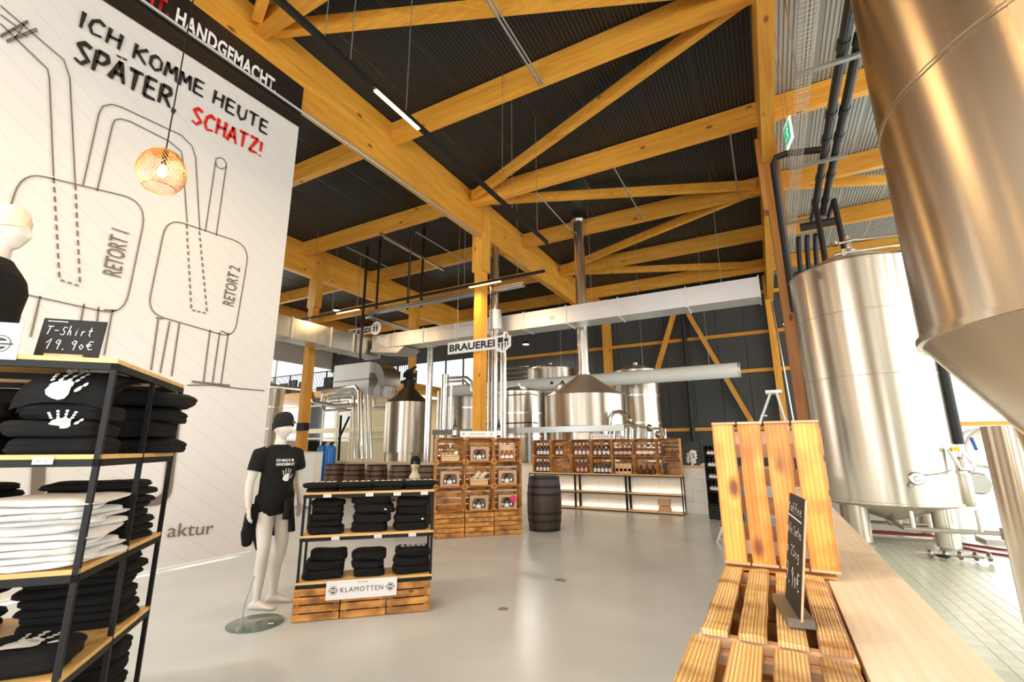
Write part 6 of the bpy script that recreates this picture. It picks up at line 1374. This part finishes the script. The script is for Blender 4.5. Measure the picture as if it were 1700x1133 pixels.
# upright crate
t = root('fruit_crate', (-.03,2.10,0), 'orange torched crate standing upright behind the coffee chalkboard', 'crate', 'crates of the coffee display')
zb0, zt0 = 1.095, 1.583; w = (.155+.203)/4
for k in range(4):
    x0 = -.203+w*k; wid = w-(.014 if k < 3 else .006)
    slb = root if False else None
    mb = MB(); ny = 16; nx = 4; rows = []
    for j in range(ny+1):
        v = j/ny; z = zb0+(zt0-zb0)*v
        for i in range(nx+1):
            u = i/nx; jit = .004*noise.noise(Vector((z*7,k*3.3,u*2+5))); mb.v.append(Vector((x0+.003+wid*u+jit, 2.0+.0035*noise.noise(Vector((z*5,k,u))), z)))
    for j in range(ny):
        for i in range(nx): a = j*(nx+1)+i; mb.f.append((a,a+1,a+nx+2,a+nx+1))
    n0 = len(mb.v); edge = list(range(nx+1)) + [j*(nx+1)+nx for j in range(1,ny+1)] + [ny*(nx+1)+i for i in range(nx-1,-1,-1)] + [j*(nx+1) for j in range(ny-1,0,-1)]
    for e in edge: v = mb.v[e]; mb.v.append(Vector((v.x,2.013,v.z)))
    n = len(edge)
    for q in range(n): mb.f.append((edge[q], n0+q, n0+(q+1)%n, edge[(q+1)%n]))
    mb.f.append(tuple(n0+q for q in range(n)))
    part(t, 'bottom_slat', mb, MT['crate_bright'], world=True, smooth=True)
for z in (zb0+.004, zt0-.004): 
    for k in range(4): slat(t, 'end_cap_slat', (-.203+w*(k+.5)+.03, 2.006-2.10, z+(.009 if z > 1.3 else -.0085)), (w-.005, .03, .009), 'crate_pink')
for z in (zb0+.05, zt0-.05): slat(t, 'batten', (.006, -.075, z), (.34,.016,.05), 'crate_pink')
for s, xx_ in ((-1,-.197),(1,.152)):
    for k in range(4): slat(t, 'side_slat', (xx_+.03+(.0), .04 if False else .06, zb0+.01+(k+.5)*.118), (.010,.27,.098), 'crate_pink' if s > 0 else 'crate_y')
for k in range(4): slat(t, 'back_slat', (.006,.215,zb0+.05+.115*k), (.33,.01,.07), 'crate_pink')
# ladder-like lighter seat strips under it
for lvl in range(3): 
    a = .36*lvl
    crate_closed((-.03,2.14,a), 0, f'{["lowest","middle","upper"][lvl]} crate beneath the upright crate of the coffee display', 'crates of the coffee display', .35, .345, .28, 4)
# coffee chalkboard with slotted foot
zt_ = 1.104
fb = [PZ(1284,990,zt_), PZ(1316,990,zt_), PZ(1354,1036,zt_), PZ(1310,1036,zt_)]
ctr = sum(fb, Vector())/4; dr_ = ((fb[3]+fb[2])/2-(fb[0]+fb[1])/2).normalized(); sd_ = Vector((-dr_.y,dr_.x,0)); 
cf = root('coffee_chalkboard', (ctr.x,ctr.y,1.094), 'narrow chalkboard with coffee price in a slotted wooden foot', 'sign')
part(cf, 'foot', MB().box((0,0,.007),(.055,.20,.020),m=Matrix((sd_,dr_,Vector((0,0,1)))).transposed()), MT['print_grey'])
p0, p1 = PZ(1305,991,1.112), PZ(1331,1033,1.112)
if sd_.x < 0: sd_ = -sd_
dr_ = (p1-p0).normalized(); sd_ = Vector((-dr_.y,dr_.x,0))
if sd_.x < 0: sd_ = -sd_
LEAN = PY(1338,831,p1.y+.012)-p1; zt1 = 1.112+LEAN.z; L_ = (p1-p0).length; cb_ = (p0+p1)/2
def slab(a, b, up, n, th): return MB().add([a-n*th/2,b-n*th/2,b-n*th/2+up,a-n*th/2+up,a+n*th/2,b+n*th/2,b+n*th/2+up,a+n*th/2+up],[(0,1,2,3),(4,5,6,7),(0,1,5,4),(1,2,6,5),(2,3,7,6),(3,0,4,7)])
part(cf, 'board', slab(p0,p1,LEAN,sd_,.004), MT['slate'], world=True)
part(cf, 'board_edge', slab(p1,p1+dr_*.0035,LEAN,sd_,.0045), MT['crate_pink'], world=True)
NN = sd_ if sd_.dot(-Vector((cb_.x,cb_.y,0))) > 0 else -sd_
RD = Vector((0,0,1)).cross(NN); q0 = cb_-RD*L_/2*.94
def cfw(v): return Vector((q0.x,q0.y,1.112))+LEAN*v+NN*.0035
HH = zt1-1.112
chalk(cf, 'Kaffee', cfw(.84), RD, LEAN.normalized(), NN, HH*.085, L_*.86, cf.location); chalk(cf, 'alle Sorten', cfw(.64), RD, LEAN.normalized(), NN, HH*.085, L_*.9, cf.location)
chalk(cf, 'à 250g', cfw(.45), RD, LEAN.normalized(), NN, HH*.095, L_*.8, cf.location); chalk(cf, '7,90E', cfw(.20), RD, LEAN.normalized(), NN, HH*.15, L_*.86, cf.location)
part(cf, 'chalk_line', MB().strip([cfw(.80), cfw(.79)+RD*L_*.86], .004, NN), MT['chalk'], world=True)
# ------------------------------------------------------------------ hanging / post signs
pz0, pz1 = PY(745,588,10.62), PY(829,579,10.62); pt0, pt1 = PY(745,569,10.62), PY(829,559,10.62)
bs = root('brewery_sign', (-7,10.62,4.1), 'white cut-out sign with the word for brewery mounted on the centre post', 'sign')
zl, zh = 4.10, 4.44; xa, xb = pz0.x-.03, PY(824,570,10.62).x
part(bs, 'board', MB().bb(xa,xb,10.61,10.64,zl,zh), MT['white_card'], world=True)
text(bs, 'lettering', 'BRAUEREI', (xa+.06,10.605,zl+.065), (1,0,0), (0,0,1), .21, MT['print_black'], width=xb-xa-.10, off=bs.location, bold=.035)
ic = MB(); x = xb; z = zl
ol = [(x-.02,zl-.02),(x+.10,zl-.10),(x+.22,zl-.12),(x+.36,zl-.02),(x+.44,zl+.04),(x+.44,zh-.02),(x+.36,zh),(x+.34,zh+.10),(x+.28,zh+.10),(x+.27,zh+.02),(x+.10,zh+.02),(x-.02,zh)]
ic.add([(a,10.608,b) for a, b in ol]+[(a,10.642,b) for a, b in ol], [tuple(range(12)), tuple(range(12,24))]+[(i,(i+1)%12,12+(i+1)%12,12+i) for i in range(12)]); part(bs, 'emblem_board', ic, MT['white_card'], world=True)
g = MB(); y = 10.603
for q in ([(x+.05,zl+.16),(x+.22,zl+.16),(x+.22,zh-.04),(x+.05,zh-.04)],[(x+.25,zl+.17),(x+.38,zl+.17),(x+.38,zl+.26),(x+.25,zl+.26)],[(x+.30,zl+.27),(x+.33,zl+.27),(x+.33,zh+.06),(x+.30,zh+.06)],[(x+.05,zl+.14),(x+.12,zl+.14),(x+.10,zl-.0),(x+.08,zl-.0)],[(x+.16,zl+.14),(x+.22,zl+.14),(x+.2,zl-.06),(x+.18,zl-.06)],[(x+.26,zl+.15),(x+.30,zl+.15),(x+.3,zl+.0),(x+.28,zl+.0)],[(x+.34,zl+.15),(x+.38,zl+.15),(x+.37,zl+.05),(x+.35,zl+.05)]): g.poly([(a,y,b) for a, b in q])
part(bs, 'tank_emblem', g, MT['print_black'], world=True)
for xx_ in (xa+.3, xb-.2): part(bs, 'hanger', MB().tube([(xx_,10.63,zh),(xx_,10.63,8.92)], .005, 5), MT['grey_metal'], world=True)
da, db = PY(579,557,12.2), PY(620,549,12.2)
dsn = root('toilet_sign', (da.x,12.2,da.z), 'white cut-out hanging sign for craft area and toilets beyond the dark strut', 'sign')
text(dsn, 'lettering', 'DIY & KIDS', (da.x,12.19,da.z-.02), (1,0,0), (0,0,1), .19, MT['print_black'], width=db.x-da.x-.1, off=dsn.location, bold=.04)
part(dsn, 'board', MB().bb(da.x-.04,db.x+.02,12.2,12.22,da.z-.06,da.z+.21), MT['white_card'], world=True)
cc = Vector((PY(624,548,12.2).x,12.19,da.z+.10)); part(dsn, 'round_board', MB().lathe([(0,0),(.25,0),(.25,.02),(0,.02)], 24, cap=False).xf(Matrix.Translation(cc+Vector((0,.02,0))) @ Matrix.Rotation(PI/2,4,'X')), MT['white_card'], world=True)
fg = MB()
for s in (-.07,.07): fg.poly([(cc.x+s+.03*cos(t),cc.y-.025,cc.z+.12+.03*sin(t)) for t in [2*PI*k/10 for k in range(10)]]).poly([(cc.x+s-.045,cc.y-.025,cc.z+.07),(cc.x+s+.045,cc.y-.025,cc.z+.07),(cc.x+s+.02,cc.y-.025,cc.z-.14),(cc.x+s-.02,cc.y-.025,cc.z-.14)])
part(dsn, 'figure_emblem', fg, MT['print_black'], world=True)
for xx_ in (da.x+.3,cc.x): part(dsn, 'hanger', MB().tube([(xx_,12.21,da.z+.2),(xx_,12.21,8.9)], .005, 5), MT['grey_metal'], world=True)
# ------------------------------------------------------------------ blue cylinders, cabinet, box on the post
for k, (x, D) in enumerate(((531,11.3),(545,11.3))):
    p = PY(x,800,D); r = .17; t = root('gas_cylinder', (p.x,D,0), ['left','right'][k]+' blue water softener cylinder behind the mannequin shelf', 'cylinder', 'blue cylinders')
    part(t, 'vessel', MB().lathe([(r*.9,0),(r,.05),(r,1.45),(r*.85,1.56),(r*.4,1.62)], 24), MT['blue_tank'], smooth=True); part(t, 'valve_head', MB().lathe([(.05,1.62),(.06,1.66),(.03,1.72)], 10).box((.06,0,1.70),(.16,.05,.05)), MT['black_metal'])
p = PY(511,800,8.6); cbt = root('white_cabinet', (p.x,8.6,0), 'tall white cabinet end between mannequin and clothing shelf', 'cabinet')
a, b = PY(496,760,8.6).x, PY(524,760,8.6).x
part(cbt, 'body', MB().bb(a,b,8.6,8.82,.06,1.40), MT['white_paint'], world=True); part(cbt, 'top_board', MB().bb(a-.02,b+.02,8.58,8.82,1.40,1.43), MT['shelf_board'], world=True); part(cbt, 'plinth', MB().bb(a+.02,b-.02,8.63,8.80,0,.06), MT['grey_metal'], world=True)
part(cbt, 'edge_strip', MB().bb(b-.05,b+.003,8.594,8.6,.06,1.40), MT['cream'], world=True)
p = PY(503,709,10.9); solo('loudspeaker', MB().bb(p.x-.19,p.x+.19,10.78,11.003,p.z-.13,p.z+.13), MT['black_metal'], 'small black box mounted on the left timber post', 'speaker')
